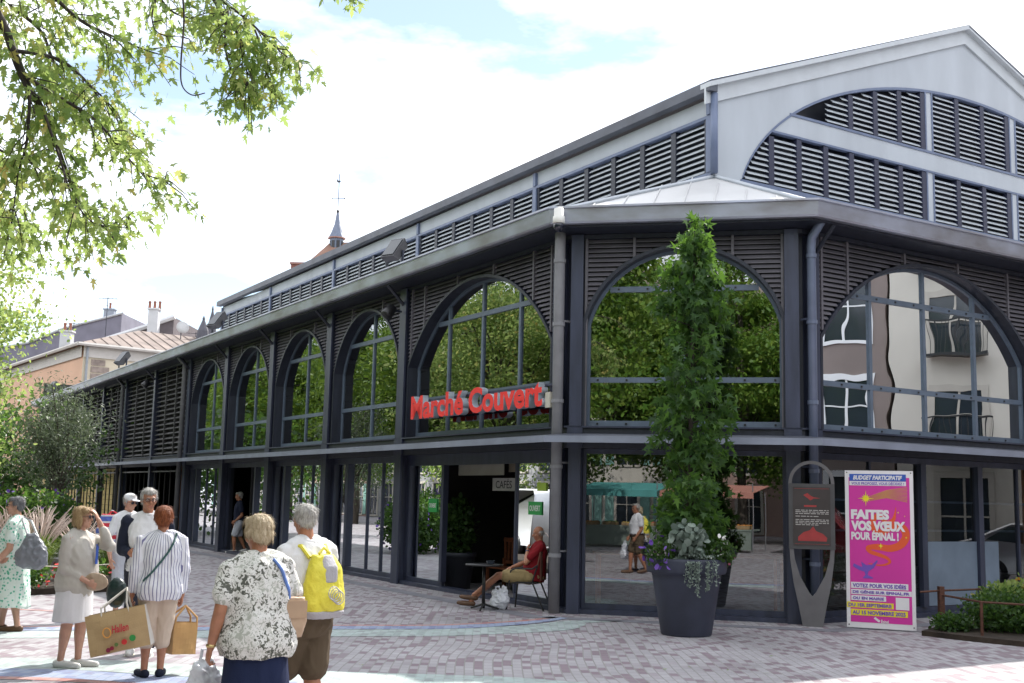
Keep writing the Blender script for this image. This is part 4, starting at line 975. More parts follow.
m=MB(); m.tube([(0,0,s2.z-.1),(0,0,s3.z+.4)],.035,6); m.ell((0,0,s2.z+.15),(.14,.14,.2)); cz_=s2.z+(s3.z-s2.z)*.42; m.tube([(-.62,0,cz_),(.62,0,cz_)],.03,6)
for x in (-.62,.62): m.ell((x,0,cz_),(.07,.07,.07),None,8,6)
part('cross',m,BLACK,ch)
m=MB(); m.add([(-.25,0,s3.z-.35),(.0,0,s3.z-.5),(.22,0,s3.z-.25),(.12,0,s3.z-.3),(.0,0,s3.z-.22),(-.1,0,s3.z-.28),(-.2,0,s3.z-.08)],[(0,1,2,3,4,5,6)]); m.v+= [(x,.04,z) for x,_,z in m.v]; m.f.append((7,8,9,10,11,12,13)[::-1]); m.tube([(0,.02,s3.z-.5),(0,.02,s3.z)],.02,5)
part('weathercock',m,BLACK,ch)
n0=unz(300,275,sy+2); n1=unz(336,247,sy+2); m=MB(); 
m.add([(n0.x-sb.x,-5,n0.z-2),(7,-5,n0.z-2),(7,0,n1.z+.3),(n1.x-sb.x-.3,0,n1.z),(n0.x-sb.x,5,n0.z-2),(7,5,n0.z-2)],[(0,1,2,3),(3,2,5,4),(0,3,4)]); part('nave_roof',m,mat('red brown church tiles',(.26,.15,.11),.85,0,.15,1,.3,5),ch)
m=MB(); m.box(n0.x-sb.x+.3,6.8,-4.7,4.7,0,n0.z-2); part('nave_wall',m,TRIMS,ch)
p0=unz(291,264,105); p1=unz(322,264,105); bz=p0.z; bb=thing('brick_building','small red brick gable block left of the church spire','building',((p0.x+p1.x)/2,105,0)); wd=(p1.x-p0.x)/2
m=MB(); m.box(-wd,wd,0,5,0,bz); part('wall',m,mat('red brick',(.22,.09,.07),.85,0,.2,3,.3,12),bb); m=MB(); m.box(-wd-.1,wd+.1,-.1,5.1,bz+.002,bz+.18); part('coping',m,mat('brick coping',(.3,.16,.13),.8,0,.1,3),bb)
# ============================================================ town around the square (seen mirrored in the glass)
def townhouse(label,P0,d,n,W,H,D,wall,rows,cols,shut=None,surr=TRIMS,balc=()):
    o_=(P0.x,P0.y,0.0); t=thing('townhouse',label,'house',o_); F=frame(P0,d,n)
    m=MB(); m.box(0,W,-D,0,0,H,F); part('wall',m,wall,t,False,o_)
    m=MB(); m.hexa([F(-.3,.4,H+.002),F(W+.3,.4,H+.002),F(W+.3,-D,H+.002),F(-.3,-D,H+.002),F(-.3,-D*.45,H+2.6),F(W+.3,-D*.45,H+2.6),F(W+.3,-D*.55,H+2.6),F(-.3,-D*.55,H+2.6)]); part('roof',m,TILE,t,False,o_)
    dz=(H-1.2)/rows; du=W/cols
    for r in range(rows):
        for c in range(cols):
            u=du*(c+.5); z=(.7 if r else .2)+dz*r; h_=dz*.6 if r else 2.4; w_=1.25; m=MB()
            m.box(u-w_/2-.16,u-w_/2,0,.07,z-.12,z+h_+.18,F); m.box(u+w_/2,u+w_/2+.16,0,.07,z-.12,z+h_+.18,F); m.box(u-w_/2,u+w_/2,0,.07,z+h_,z+h_+.18,F); m.box(u-w_/2,u+w_/2,0,.07,z-.12,z,F)
            m.box(u-.03,u+.03,.01,.04,z,z+h_,F); m.box(u-w_/2,u+w_/2,.012,.042,z+h_*.55,z+h_*.55+.05,F)
            wf=part('window',m,surr,t,False,o_); g_=MB(); g_.box(u-w_/2,u+w_/2,0,.008,z,z+h_,F); part('pane',g_,MATS['house window glass'],wf,False,o_)
            if (r in balc) and r:
                m=MB(); m.box(u-.9,u+.9,.1,.6,z-.14,z-.06,F)
                for k in range(13): x=u-.88+.1467*k; m.box(x-.01,x+.01,.56,.58,z-.06,z+.85,F)
                m.box(u-.9,u+.9,.55,.6,z+.85,z+.89,F); part('balcony',m,BLACK,t,False,o_)
            elif shut: 
                m=MB()
                for q_ in (-1,1): a,b=sorted((u+q_*(w_/2+.17),u+q_*(w_/2+.75))); m.box(a,b,.02,.07,z,z+h_,F)
                part('shutter',m,shut,t,False,o_)
    return t
WCR=mat('warm cream facade',(.60,.56,.49),.85,0,.05,.5); WBR=mat('brown facade',(.26,.21,.19),.85,0,.1,.6); WPK=mat('pink facade',(.40,.27,.23),.85,0,.06,.5); WGY=mat('grey facade',(.28,.28,.29),.85,0,.06,.5)
X_=Vector((1,0)); Y_=Vector((0,1))
townhouse('cream balconied house mirrored in the right-hand arched window',Vector((20.6,17.3)),Y_,-X_,7.0,12,8,WCR,4,2,None,TRIMS,(1,2,3))
townhouse('brown house mirrored in the right-hand arched window',Vector((20.8,9.9)),Y_,-X_,7.3,13,8,WBR,4,3,None,WHITE,())
townhouse('pink house on the right of the square behind the photographer',Vector((20.6,-2)),Y_,-X_,11.8,12,8,WPK,4,4,GSH)
for i,(x,l,wl) in enumerate(((-34,'grey house behind the stalls',WGY),(-22,'cream house with mint shutters behind the stalls',WCR),(-9,'pink house behind the stalls',WPK),(5,'brown house behind the stalls',WBR))):
    townhouse(l,Vector((x+12,-27)),-X_,Y_,11.9,12+i%2*1.5,8,wl,4,4,GSH if i==1 else None)
for i,u in enumerate((-14,0,14,28,42,56,70,84,98)):
    P0=A+nL*27+dL*u; townhouse(['grey','pink','second grey','brown','third grey','second pink','fourth grey','second brown','fifth grey'][i]+' house in the terrace left of the square',P0,dL,-nL,13.9,[12,13,11.5,12.5,12][i%5],9,[WGY,WPK,WGY,WBR,WGY][i%5],4,5,[None,GSH,None,GSH,None][i%5])
# ---- vehicles
def vehicle(label,cat,loc,rz,prof,W,glassprof,paint,L,wr=.33,name='parked_car'):
    """prof: side outline (x,z); car along x"""
    t=thing(name,label,cat,loc,rz)
    m=MB(); n=len(prof); rings=[(-W/2+.10,.94),(-W/2,1.0),(W/2,1.0),(W/2-.10,.94)]
    zc=.75
    ys=[-W/2,-W/2+.07,W/2-.07,W/2]; sc_=[.965,1,1,.965]; o=len(m.v)
    for y,s_ in zip(ys,sc_):
        for x,z in prof: m.v.append((x*s_,y*(1 if z<1.0 else 1-.16*(z-1.0)),zc+(z-zc)*s_))
    m.f.append(tuple(range(n))); m.f.append(tuple(3*n+i for i in range(n))[::-1])
    for k in range(3):
        for i in range(n): m.f.append((k*n+i,k*n+(i+1)%n,(k+1)*n+(i+1)%n,(k+1)*n+i))
    part('body',m,paint,t,True)
    for s_ in (-1,1):
        for gp in glassprof:
            m=MB(); m.add([(x*.985,s_*(W/2*(1-.16*max(0,z-1.0))+.012),z) for x,z in gp],[tuple(range(len(gp)))]); part('side_window',m,MATS['house window glass'],t)
    for x in (L*.31,-L*.31):
        for s_ in (-1,1):
            m=MB(); M=Matrix.Translation((x,s_*(W/2-.10),wr))@Matrix.Rotation(PI/2,4,'X'); m.lathe([(wr*.6,-.11),(wr,-.10),(wr,.10),(wr*.6,.11)],(0,0,0),20,M); w_=part('wheel',m,BLACK,t,True)
            m=MB(); m.lathe([(wr*.58,-.115),(wr*.62,-.09),(wr*.62,.09),(wr*.58,.115)],(0,0,0),12,M); part('rim',m,mat('alloy rim',(.4,.4,.42),.3,.8,.05,5),w_)
    for s_ in (-1,1):
        m=MB(); m.box(L/2-.12,L/2-.01,s_*W*.33-.16,s_*W*.33+.16,.62,.78); part('headlight',m,mat('lamp glass',(.6,.62,.65),.1,0,.05,5),t)
        m=MB(); m.box(-L/2+.01,-L/2+.10,s_*W*.38-.08,s_*W*.38+.08,.7,1.0); part('tail_light',m,mat('tail lamp red',(.4,.01,.01),.2,0,.05,5),t)
    return t
def carpaint(nm,c): return mat(nm,c,.25,.1,.03,2,coat=.8)
vanp=[(-2.5,.35),(2.45,.35),(2.5,.75),(2.35,1.05),(1.55,1.25),(.95,1.95),(.6,2.05),(-2.4,2.05),(-2.5,1.9)]
carp=[(-2.1,.3),(2.05,.3),(2.1,.6),(1.95,.82),(1.05,.98),(.35,1.42),(-.9,1.46),(-1.7,1.1),(-2.08,1.0)]
vg=[[(1.4,1.25),(.92,1.88),(.35,1.88),(.35,1.2)],[(.2,1.2),(.2,1.88),(-.9,1.88),(-.9,1.2)]]; cg=[[(.95,1.0),(.3,1.36),(-.25,1.38),(-.25,.98)],[(-.33,.98),(-.33,1.38),(-.95,1.38),(-1.45,1.08)]]
aL_=math.atan2(dL.y,dL.x)
pw=A+nL*10.2+dL*14; pw=Vector((-14.95,28.3))
vehicle('white van parked left of the bed, mirrored beside the seated man','van',(pw.x,pw.y,0),aL_,vanp,1.9,vg,carpaint('white car paint',(.75,.75,.76)),5.0,.34,'parked_van')
p=Vector((-18.5,31.5)); vehicle('silver hatchback parked behind the white van','car',(p.x,p.y,0),aL_,carp,1.75,cg,carpaint('silver car paint',(.45,.46,.48)),4.2)
vehicle('dark red van parked by the brown house, mirrored in the doors','van',(15.6,15.2,0),PI/2-.05,vanp,1.9,vg,carpaint('dark red car paint',(.16,.012,.02)),5.0,.34,'parked_van')
vehicle('white hatchback parked by the cream house, mirrored in the doors','car',(16.4,21.3,0),PI/2,carp,1.75,cg,MATS['white car paint'],4.2)
# ---- market stalls behind the photographer
def stall(label,x,y,W,aw,rz=0):
    t=thing('market_stall',label,'market stall',(x,y,0),rz)
    for a in (-W/2+.1,W/2-.1):
        for b,h in ((-.9,2.2),(1.0,2.5)): part('pole',MB().tube([(a,b,0),(a,b,h)],.022,6),mat('stall pole',(.4,.4,.42),.4,.6,.05,4),t)
    m=MB(); m.hexa([(-W/2,1.3,2.12),(W/2,1.3,2.12),(W/2,-1.2,2.42),(-W/2,-1.2,2.42),(-W/2,1.3,2.15),(W/2,1.3,2.15),(W/2,-1.2,2.45),(-W/2,-1.2,2.45)]); m.box(-W/2,W/2,1.3,1.32,1.92,2.15); part('awning',m,aw,t)
    m=MB(); m.box(-W/2+.1,W/2-.1,.0,.9,.78,.84); m.box(-W/2+.12,W/2-.12,.86,.88,.1,.779); part('counter',m,mat('counter cloth',(.25,.3,.26),.8,0,.1,3),t)
    return t
AWT=mat('teal awning',(.12,.42,.40),.7,0,.08,2); AWS=mat('salmon awning',(.62,.28,.22),.7,0,.08,2); AWW=mat('white awning',(.7,.7,.7),.7,0,.05,2); AWB=mat('blue awning',(.12,.25,.5),.7,0,.06,2)
rg=np.random.default_rng(5)
def crate(x,y,z,c,label):
    t=thing('fruit_crate',label,'crate',(x,y,z),0,'fruit crates on the stalls'); m=MB()
    for a,b,c0_,d_ in ((-.28,.28,-.19,-.175),(-.28,.28,.175,.19),(-.28,-.265,-.174,.174),(.265,.28,-.174,.174)): m.box(a,b,c0_,d_,0,.13)
    m.box(-.264,.264,-.174,.174,.0,.012); part('box',m,mat('crate wood',(.45,.30,.16),.8,0,.15,6),t)
    m=MB()
    for i in range(5):
        for j in range(4): m.ell((-.21+.105*i,-.13+.088*j,.10+.02*random.random()),(.05,.05,.048),None,8,6)
    part('produce',m,c,t,True)
PRD=[mat('tomato red',(.5,.03,.02),.3,0,.05,9),mat('orange fruit',(.7,.25,.02),.4,0,.05,9),mat('green produce',(.12,.3,.04),.5,0,.1,9),mat('lemon yellow',(.7,.5,.05),.4,0,.05,9)]
for i,(x,aw,l) in enumerate(((-11.0,AWT,'stall with teal awning behind the photographer'),(-7.2,AWT,'second stall with teal awning, next to the salmon one'),(-3.6,AWS,'stall with salmon awning behind the photographer'),(1.0,AWW,'stall with white awning behind the photographer'))):
    stall(l,x,-6.5,3.5,aw)
    for k in range(4): crate(x-1.2+.8*k,-6.05,.842,PRD[(i+k)%4],['red tomatoes','oranges','green peppers','lemons'][(i+k)%4]+' in a crate on the '+('outer teal','inner teal','salmon','white')[i]+' awning stall')
stall('stall with blue awning in front of the brown house',16.0,11.0,3.5,AWB,PI/2)
# ============================================================ big planter with columnar tree
PT=(2.46,16.02,0.0)
pt=thing('planter','big dark round planter pot in front of the corner window','planter',PT)
m=MB(); m.lathe([(.33,0),(.345,.02),(.47,.80),(.475,.82),(.53,.83),(.545,.86),(.555,1.0),(.545,1.03),(.50,1.03),(.49,.96),(.02,.95)],n=48); part('pot',m,mat('slate pot',(.045,.052,.085),.55,0,.18,2.5,.08,50),pt,True)
m=MB(); m.lathe([(.0,.951),(.48,.953)],n=24); part('soil',m,MATS['soil'],pt)
ct=thing('columnar_tree','tall narrow tree with star-shaped leaves growing in the big dark planter','tree',(PT[0]+.03,PT[1],.95)); rg=np.random.default_rng(77)
m=MB(); m.tube([(0,0,0),(.02,.0,1.6),(.05,0,3.2),(.08,0,4.75)],[.045,.035,.022,.006],8); tips=[]
H_=4.70
def rad(z):
    t=z/H_
    return .07+.31*min(1,t*3.2+.25)*(1.0 if t<.72 else max(0,(1-t)/.28)**.7)
for i in range(150):
    z=rg.uniform(.15,H_-.15); a=rg.uniform(0,2*PI); r=rad(z)*rg.uniform(.55,1.08)*(1+.32*math.sin(z*4.1+a*2)+.2*math.sin(z*9+a)); b=Vector((.02+z*.012,0,max(.1,z-.25))); e=Vector((r*math.cos(a)+z*.015,r*math.sin(a),z)); tips.append(e); m.tube([b,b.lerp(e,.6)+Vector((0,0,-.05)),e],[.010,.007,.003],4)
part('trunk',m,BARKD,ct)
P=[];D=[]
for e in tips:
    k=27
    q=rg.normal(size=(k,3))*np.array([.085,.085,.10]); P.append(np.array(e[:])+q); D.append(np.tile(np.array([e.x*.8,e.y*.8,-.35]),(k,1)))
for z in (H_-.1,H_,H_+.12): P.append(np.array([.09,0,z])+rg.normal(size=(14,3))*np.array([.07,.07,.06])); D.append(rg.normal(size=(14,3))*.5)
L_SWEET=leafmat('sweetgum leaves',[(0,(.014,.045,.012)),(.5,(.03,.08,.018)),(.9,(.06,.13,.026)),(1,(.10,.19,.04))],.33,(.26,.50,.06))
link('crown',leaves('crown',np.concatenate(P),.13,'palm',rg,.35,.7,np.concatenate(D)),L_SWEET,ct)
def local_flowers(name,label,cat,off,rx,ry,h,n,ls,lm,kind,flower=None,nf=20,fs=.05,seed=3,trail=0):
    loc=(PT[0]+off[0],PT[1]+off[1],off[2]); t=shrub(name,label,cat,loc,rx,ry,h,n,ls,lm,kind,seed,flower,None,nf,fs); return t
local_flowers('petunia','violet petunias spilling over the left of the planter rim','flower',(-.36,-.26,.90),.27,.24,.42,650,.05,L_DARK,'oval',FVIO,34,.075,31)
local_flowers('silver_leaf_plant','silvery round-leaved plant at the front of the planter','plant',(-.04,-.36,.98),.22,.18,.52,260,.12,L_SILV,'round',seed=32)
local_flowers('impatiens','white and pink flowers at the right rim of the planter','flower',(.38,-.24,.96),.24,.22,.36,600,.05,L_DARK,'oval',FWHT,18,.06,33)
local_flowers('geranium','small red flowers low on the right rim of the planter','flower',(.50,-.12,.92),.14,.16,.26,220,.05,L_DARK,'oval',FPNK,10,.055,35)
tr=thing('trailing_plant','pale trailing plant hanging over the front of the planter','plant',(PT[0]+.12,PT[1]-.48,1.02)); m=MB(); P=[]
for i in range(16):
    a=rg.uniform(-.18,.18); L=rg.uniform(.12,.52)*(1-abs(a)*2); p0=Vector((a,.05,.02)); p1=Vector((a*1.1,-.10,-.02)); p2=Vector((a*1.15+rg.uniform(-.03,.03),-.085,-L)); m.tube([p0,p1,p2],[.004,.004,.002],4)
    for k in range(int(26*L/.3)+6): f=rg.random(); q=p1.lerp(p2,f); P.append([q.x+rg.normal()*.014,q.y-.01+rg.normal()*.012,q.z])
    for k in range(8): P.append([a+rg.normal()*.04,rg.normal()*.05-.02,.03+abs(rg.normal())*.04])
part('stems',m,L_SILV,tr); link('foliage',leaves('foliage',np.array(P),.032,'oval',rg,.1),L_SILV,tr)
# ============================================================ information totem
TT=Vector((4.55,17.42)); td=Vector((.975,-.222)); tn=Vector((-.222,-.975)); TF=frame(TT,td,tn); to_=(TT.x,TT.y,0.0)
tot=thing('information_totem','grey steel information stand with rounded top and V-shaped foot beside the poster board','information board',to_)
outer=[];inner=[]
N=16
outer+= [(-.145,0.0),(-.20,.30),(-.27,.62),(-.315,.95),(-.335,1.30),(-.335,2.11)]; inner+= [(-.0,.44),(-.05,.50),(-.18,.74),(-.25,.98),(-.285,1.30),(-.285,2.11)]
for i in range(1,N): a=PI-PI*i/N; outer.append((.335*math.cos(a),2.11+.335*math.sin(a))); inner.append((.285*math.cos(a),2.11+.285*math.sin(a)))
outer+= [(-x,z) for x,z in outer[:6][::-1]]; inner+= [(-x,z) for x,z in inner[:6][::-1]]
m=MB()
for k in range(len(outer)-1):
    q=[outer[k],outer[k+1],inner[k+1],inner[k]]
    m.hexa([TF(x,-.03,z) for x,z in q]+[TF(x,.03,z) for x,z in q])
q=[(-.145,0),(.145,0),(.0,.44),(-.0,.4401)]; m.v+=[TF(x,w_,z) for w_ in (-.03,.03) for x,z in ((-.145,0),(.145,0),(0,.44))]; b=len(m.v)-6; m.f+=[(b,b+1,b+2),(b+5,b+4,b+3),(b,b+3,b+4,b+1)]
TST=mat('brushed totem steel',(.17,.165,.175),.45,.35,.1,4,.04,50); part('stand',m,TST,tot,False,to_)
m=MB(); m.box(-.335,.335,-.035,.045,1.13,2.10,TF); pf=part('panel_frame',m,mat('totem frame',(.09,.09,.095),.45,.3,.1,4),tot,False,to_)
m=MB(); m.box(-.272,.272,.046,.052,1.18,2.05,TF); part('panel',m,mat('totem panel',(.055,.045,.045),.4,0,.15,4),tot,False,to_)
RDT=mat('dull red print',(.38,.04,.04),.5,0,.1,9); WHT=mat('pale print',(.5,.48,.46),.5,0,.05,9)
m=MB(); m.add([TF(x,.054,z) for x,z in ((-.12,1.93),(-.06,1.96),(-.01,1.92),(.03,1.90),(.13,1.885),(.03,1.88),(-.02,1.85),(-.05,1.88))],[tuple(range(8))]); 
m.add([TF(x,.054,z) for x,z in ((-.20,1.31),(-.12,1.38),(-.03,1.41),(.02,1.47),(.06,1.40),(.16,1.36),(.22,1.30),(.21,1.25),(-.2,1.25))],[tuple(range(9))]); m.box(-.11,.07,.0535,.0545,1.755,1.78,TF); m.box(-.25,.25,.0535,.0545,2.025,2.029,TF); m.box(-.25,.25,.0535,.0545,1.205,1.209,TF); part('emblem',m,RDT,tot,False,to_)
m=MB()
for k,z in enumerate((1.70,1.675,1.65,1.61,1.56,1.535,1.51,1.485)):
    u=-.235
    while u<(.24 if k not in (3,7) else .05): w_=random.uniform(.03,.09); m.box(u,min(u+w_,.245),.0535,.0545,z,z+.010,TF); u+=w_+.014
part('text_lines',m,WHT,tot,False,to_)
# ============================================================ poster board
BP=Vector((5.03,17.33)); bd=Vector((.925,-.38)).normalized(); bn=Vector((bd.y,-bd.x)); BW,BH=.965,2.31; BFr=frame(BP,bd,bn); bo=(BP.x,BP.y,0.0)
bb=thing('poster_board','white-framed magenta poster board reading Faites vos vœux pour Épinal','poster board',bo)
def BX(px): return (px-846.5)/65.0*BW
def BZ(py): return BH*(629.5-py)/157.5
MAG=mat('magenta print',(.62,.035,.33),.4,0,.03,2); ORG=mat('orange print',(.75,.10,.03),.4,0,.04,2); YEL=mat('yellow print',(.80,.68,.03),.4,0,.03,2); BLU=mat('blue print',(.03,.10,.45),.4,0,.04,2); WPR=mat('white print',(.76,.74,.76),.4,0,.02,3); IND=mat('indigo print',(.17,.08,.45),.4,0,.05,3)
m=MB(); m.box(0,BW,-.05,0,.02,BH,BFr); part('board',m,WPR,bb,False,bo)
m=MB(); m.box(.055,BW-.05,.0005,.003,.10,BH-.10,BFr); part('magenta_field',m,MAG,bb,False,bo)
def strip(x0,x1,y0,y1,mt,w_=.006,name='strip'): m=MB(); m.box(BX(x0),BX(x1),w_-.002,w_,BZ(y1),BZ(y0),BFr); return part(name,m,mt,bb,False,bo)
def btxt(s,x0,x1,y0,y1,mt,w_=.009,bold=.012,shear=0):
    hgt=(y1-y0)/157.5*BH; me=text_mesh(s,hgt/.72,.0008,0,bold*hgt,shear,width=(x1-x0)/65*BW)
    place_text(me,Vector(BFr(BX(x0),w_,BZ(y1))),bd.to_3d(),(0,0,1),bn.to_3d(),bo); o=link('lettering',me,mt,bb); return o
strip(851,905,475.5,482.5,BLU); btxt('BUDGET PARTICIPATIF',854.5,901.5,476.9,481.0,WPR,bold=.06,shear=.25)
strip(851,905,482.7,487.0,WPR); btxt('VOUS PROPOSEZ, VOUS DÉCIDEZ !',853,903,483.6,486.2,IND,bold=.03)
# star and comet tail
m=MB(); cx,cz_=BX(866.5),BZ(500); pts=[]
for i in range(24):
    a=2*PI*i/24; r=(.035 if i%2 else (.12 if i%6==0 else .07)); pts.append((cx+r*math.cos(a),cz_+r*math.sin(a)))
m.v=[BFr(x,.007,z) for x,z in pts]; m.f=[tuple(range(24))]; part('star',m,YEL,bb,False,bo)
m=MB()
for i in range(11):
    z1=BZ(488.5+i*1.45); x1=BX(906); m.add([BFr(cx+.05,.0062,cz_+.03-.007*i),BFr(cx+.05,.0062,cz_+.033-.007*i),BFr((cx+x1)/2,.0062,(cz_+z1)/2+.035+.008),BFr(x1,.0062,z1+.006),BFr(x1,.0062,z1-.002),BFr((cx+x1)/2,.0062,(cz_+z1)/2+.035)],[(0,1,2,3,4,5)])
part('comet_tail',m,mat('ochre print',(.62,.30,.10),.4,0,.05,3),bb,False,bo)
# orange smoke swirl
sw=[(895,508,.3),(894,515,1.6),(892,521,3.2),(886,524,3.6),(880,517,4.2),(874,520,4.6),(873,528,5.2),(880,534,5.2),(890,528,5.6),(900,528,6),(904,536,6),(899,545,6),(889,549,5.6),(877,548,5),(868,549,3.6),(870,553,3.2),(879,556,3),(886,559,2.4),(888,563,2),(880,566,1.3),(868,564.5,.6)]
def swirl(seq,mt,w_,name):
    m=MB(); P=[]
    for i in range(len(seq)-1):
        for k in range(6):
            t=k/6; a=seq[max(i-1,0)];b=seq[i];c=seq[i+1];e=seq[min(i+2,len(seq)-1)]
            P.append([.5*((2*b[j])+(c[j]-a[j])*t+(2*a[j]-5*b[j]+4*c[j]-e[j])*t*t+(3*b[j]-a[j]-3*c[j]+e[j])*t**3) for j in range(3)])
    P.append(list(seq[-1])); n=len(P)
    for i,(x,y,r) in enumerate(P):
        dx=P[min(i+1,n-1)][0]-P[max(i-1,0)][0]; dy=P[min(i+1,n-1)][1]-P[max(i-1,0)][1]; l_=math.hypot(dx,dy)+1e-9; nx,ny=-dy/l_*r*.62,dx/l_*r*.62
        ww=w_+i*1e-6; m.v+= [BFr(min(BX(x+nx),BW-.06),ww,BZ(y+ny)),BFr(min(BX(x-nx),BW-.06),ww,BZ(y-ny))]
    m.f=[(2*i,2*i+1,2*i+3,2*i+2) for i in range(n-1)]; return part(name,m,mt,bb,False,bo)
swirl(sw,ORG,.0045,'smoke_swirl')
btxt('FAITES',852,888.5,511.5,520.2,WPR,bold=.085); btxt('VOS VŒUX',852,903.5,522.8,531.6,WPR,bold=.085); btxt('POUR ÉPINAL !',852,897,533.8,541.0,WPR,bold=.07)
m=MB()
for x,y,r in ((880,547,.045),(897,513.5,.02),(904,538,.02),(903,517,.014)): 
    cx2,cz2=BX(x),BZ(y); m.add([BFr(cx2+dx*r,.0075,cz2+dz*r) for dx,dz in ((0,1),(.2,.2),(.8,0),(.2,-.2),(0,-1),(-.2,-.2),(-.8,0),(-.2,.2))],[tuple(range(8))])
part('small_star',m,YEL,bb,False,bo)
lamp=[(853,568),(854,565),(857,566.5),(862,568.5),(861,563),(866,566.5),(871,566),(876,561),(877,562),(873,569),(868,572.5),(867,576),(872,578.5),(872,579.5),(862,579.5),(865,576),(864,573),(859,571.5)]
m=MB(); m.v=[BFr(BX(x),.0065,BZ(y)) for x,y in lamp]; m.f=[tuple(range(len(lamp)))]; part('lamp_drawing',m,IND,bb,False,bo)
for s_,x0,x1,y0,y1,mt in (('VOTEZ POUR VOS IDÉES',851,905,583.5,589.5,WPR),('DE GÉNIE SUR EPINAL.FR',851,908,590.5,595.5,WPR),('OU EN MAIRIE',851,884,596.5,601.5,WPR),('DU 1ER SEPTEMBRE',846.8,891,603,608.5,YEL),('AU 15 NOVEMBRE 2025',850.5,904,610,616,YEL)):
    strip(x0,x1,y0,y1,mt); btxt(s_,x0+1.5,x1-2,y0+1.2,y1-1.2,IND,bold=.05)
strip(893,905.5,597,608.8,WPR,.0068)
m=MB(); 
for k in range(3): m.add([BFr(BX(872+k*1.6+dx),.0065,BZ(618.5+k*1.2-dy)) for dx,dy in ((0,0),(1.5,1.6),(3,0.6),(1.8,-1.2))],[(0,1,2,3)])
part('logo',m,WPR,bb,False,bo); btxt('Épinal',879,886,619.5,622.5,WPR,bold=.03)
m=MB()
for u,z in ((.03,BH-.03),(BW-.03,BH-.03),(.03,.06),(BW-.03,.06)): m.box(u-.008,u+.008,0,.006,z-.008,z+.008,BFr)
part('screw',m,BLACK,bb,False,bo)
# ============================================================ bistro table, chair, bench, plant
tb_=thing('bistro_table','small round black bistro table in front of the seated man','table',(-.36,18.75,0))
part('top',MB().lathe([(.02,.70),(.30,.70),(.305,.71),(.305,.725),(.02,.73)],n=28),BLACK,tb_,True)
part('pillar',MB().lathe([(.028,.03),(.028,.70)],n=10),BLACK,tb_,True)
m=MB(); 
for i in range(3): a=.35+i*2*PI/3; m.tube([(0,0,.10),(.12*math.cos(a),.12*math.sin(a),.06),(.26*math.cos(a),.26*math.sin(a),.02)],[.022,.018,.016],6)
part('foot',m,BLACK,tb_)
at=thing('ashtray','dark square ashtray on the bistro table','ashtray',(-.26,18.72,.731)); m=MB(); m.lathe([(.055,0),(.075,.05),(.062,.05),(.05,.012),(.01,.012)],n=8); part('bowl',m,mat('smoked glass dish',(.05,.06,.08),.15,0,.1,5),at)
CH=(.33,19.10); chr_=PI  # chair faces -x
def cf_(p): c_,s_=math.cos(crz),math.sin(crz); return p
crz=math.atan2(dL.y*.35,-1.0)
ch=thing('cafe_chair','black tubular metal armchair under the seated man','chair',(CH[0],CH[1],0),crz)
m=MB(); m.box(-.22,.21,-.22,.22,.42,.45); 
part('seat',m,BLACK,ch)
for s_ in (-1,1):
    part('side_frame',MB().tube([(.26,s_*.25,0),(.22,s_*.25,.45),(.20,s_*.25,.62),(.12,s_*.25,.66),(-.16,s_*.25,.66),(-.24,s_*.24,.72)],.014,8),BLACK,ch)
    part('leg',MB().tube([(-.36,s_*.24,0),(-.16,s_*.24,.45),(-.24,s_*.23,.72)],.014,8),BLACK,ch)
m=MB(); m.tube([(-.24,-.23,.70),(-.28,-.22,.92),(-.28,.22,.92),(-.24,.23,.70)],.013,8)
for k in range(5): y=-.16+.08*k; m.box(-.282,-.268,y-.02,y+.02,.47,.91)
part('backrest',m,mat('brown slat back',(.14,.05,.03),.5,0,.2,6),ch)
bnp=FL(3.70,-1.25,0); bn_=thing('wooden_bench','reddish slatted wooden bench inside the dark recess','bench',bnp,math.atan2(-dL.y,-dL.x))
m=MB()
for k in range(4): m.box(-.75,.75,-.22+.11*k,-.13+.11*k,.42,.45)
part('seat',m,WOOD,bn_)
m=MB(); m.box(-.75,.75,.22,.26,.92,1.0); m.box(-.75,.75,.22,.26,.50,.56)
for k in range(11): x=-.70+.14*k; m.box(x-.035,x+.035,.225,.25,.56,.92)
part('backrest',m,WOOD,bn_)
for x in (-.7,.7): part('leg',MB().box(x-.03,x+.03,-.2,-.14,0,.419).box(x-.03,x+.03,.19,.25,0,.60),WOOD,bn_)
ip=FL(4.75,-.62,0); pp=thing('planter','dark planter pot inside the recess left of the bench','planter',ip); part('pot',MB().lathe([(.24,0),(.33,.62),(.36,.62),(.36,.70),(.3,.70),(.02,.62)],n=28),mat('charcoal pot',(.035,.04,.055),.6,0,.1,3),pp,True)
shrub('potted_bush','dark leafy plant in the pot inside the recess','plant',(ip[0],ip[1],.6),.34,.34,1.15,1400,.12,L_DARK,seed=41)
# interior bits behind the glass: wooden high tables and stools
def hightable(p,label):
    t=thing('high_table',label,'table',(p[0],p[1],0)); part('top',MB().box(-.7,.7,-.3,.3,.90,.94),mat('oak top',(.35,.19,.09),.5,0,.15,4),t)
    for x in (-.62,.62):
        for y in (-.24,.24): part('leg',MB().box(x-.025,x+.025,y-.025,y+.025,0,.899),mat('orange leg wood',(.42,.15,.05),.6,0,.1,5),t)
hightable(FC(1.0,-1.0,0),'wooden high table behind the corner window left of the planter'); hightable(FC(2.7,-1.3,0),'wooden high table behind the corner window right of the planter')
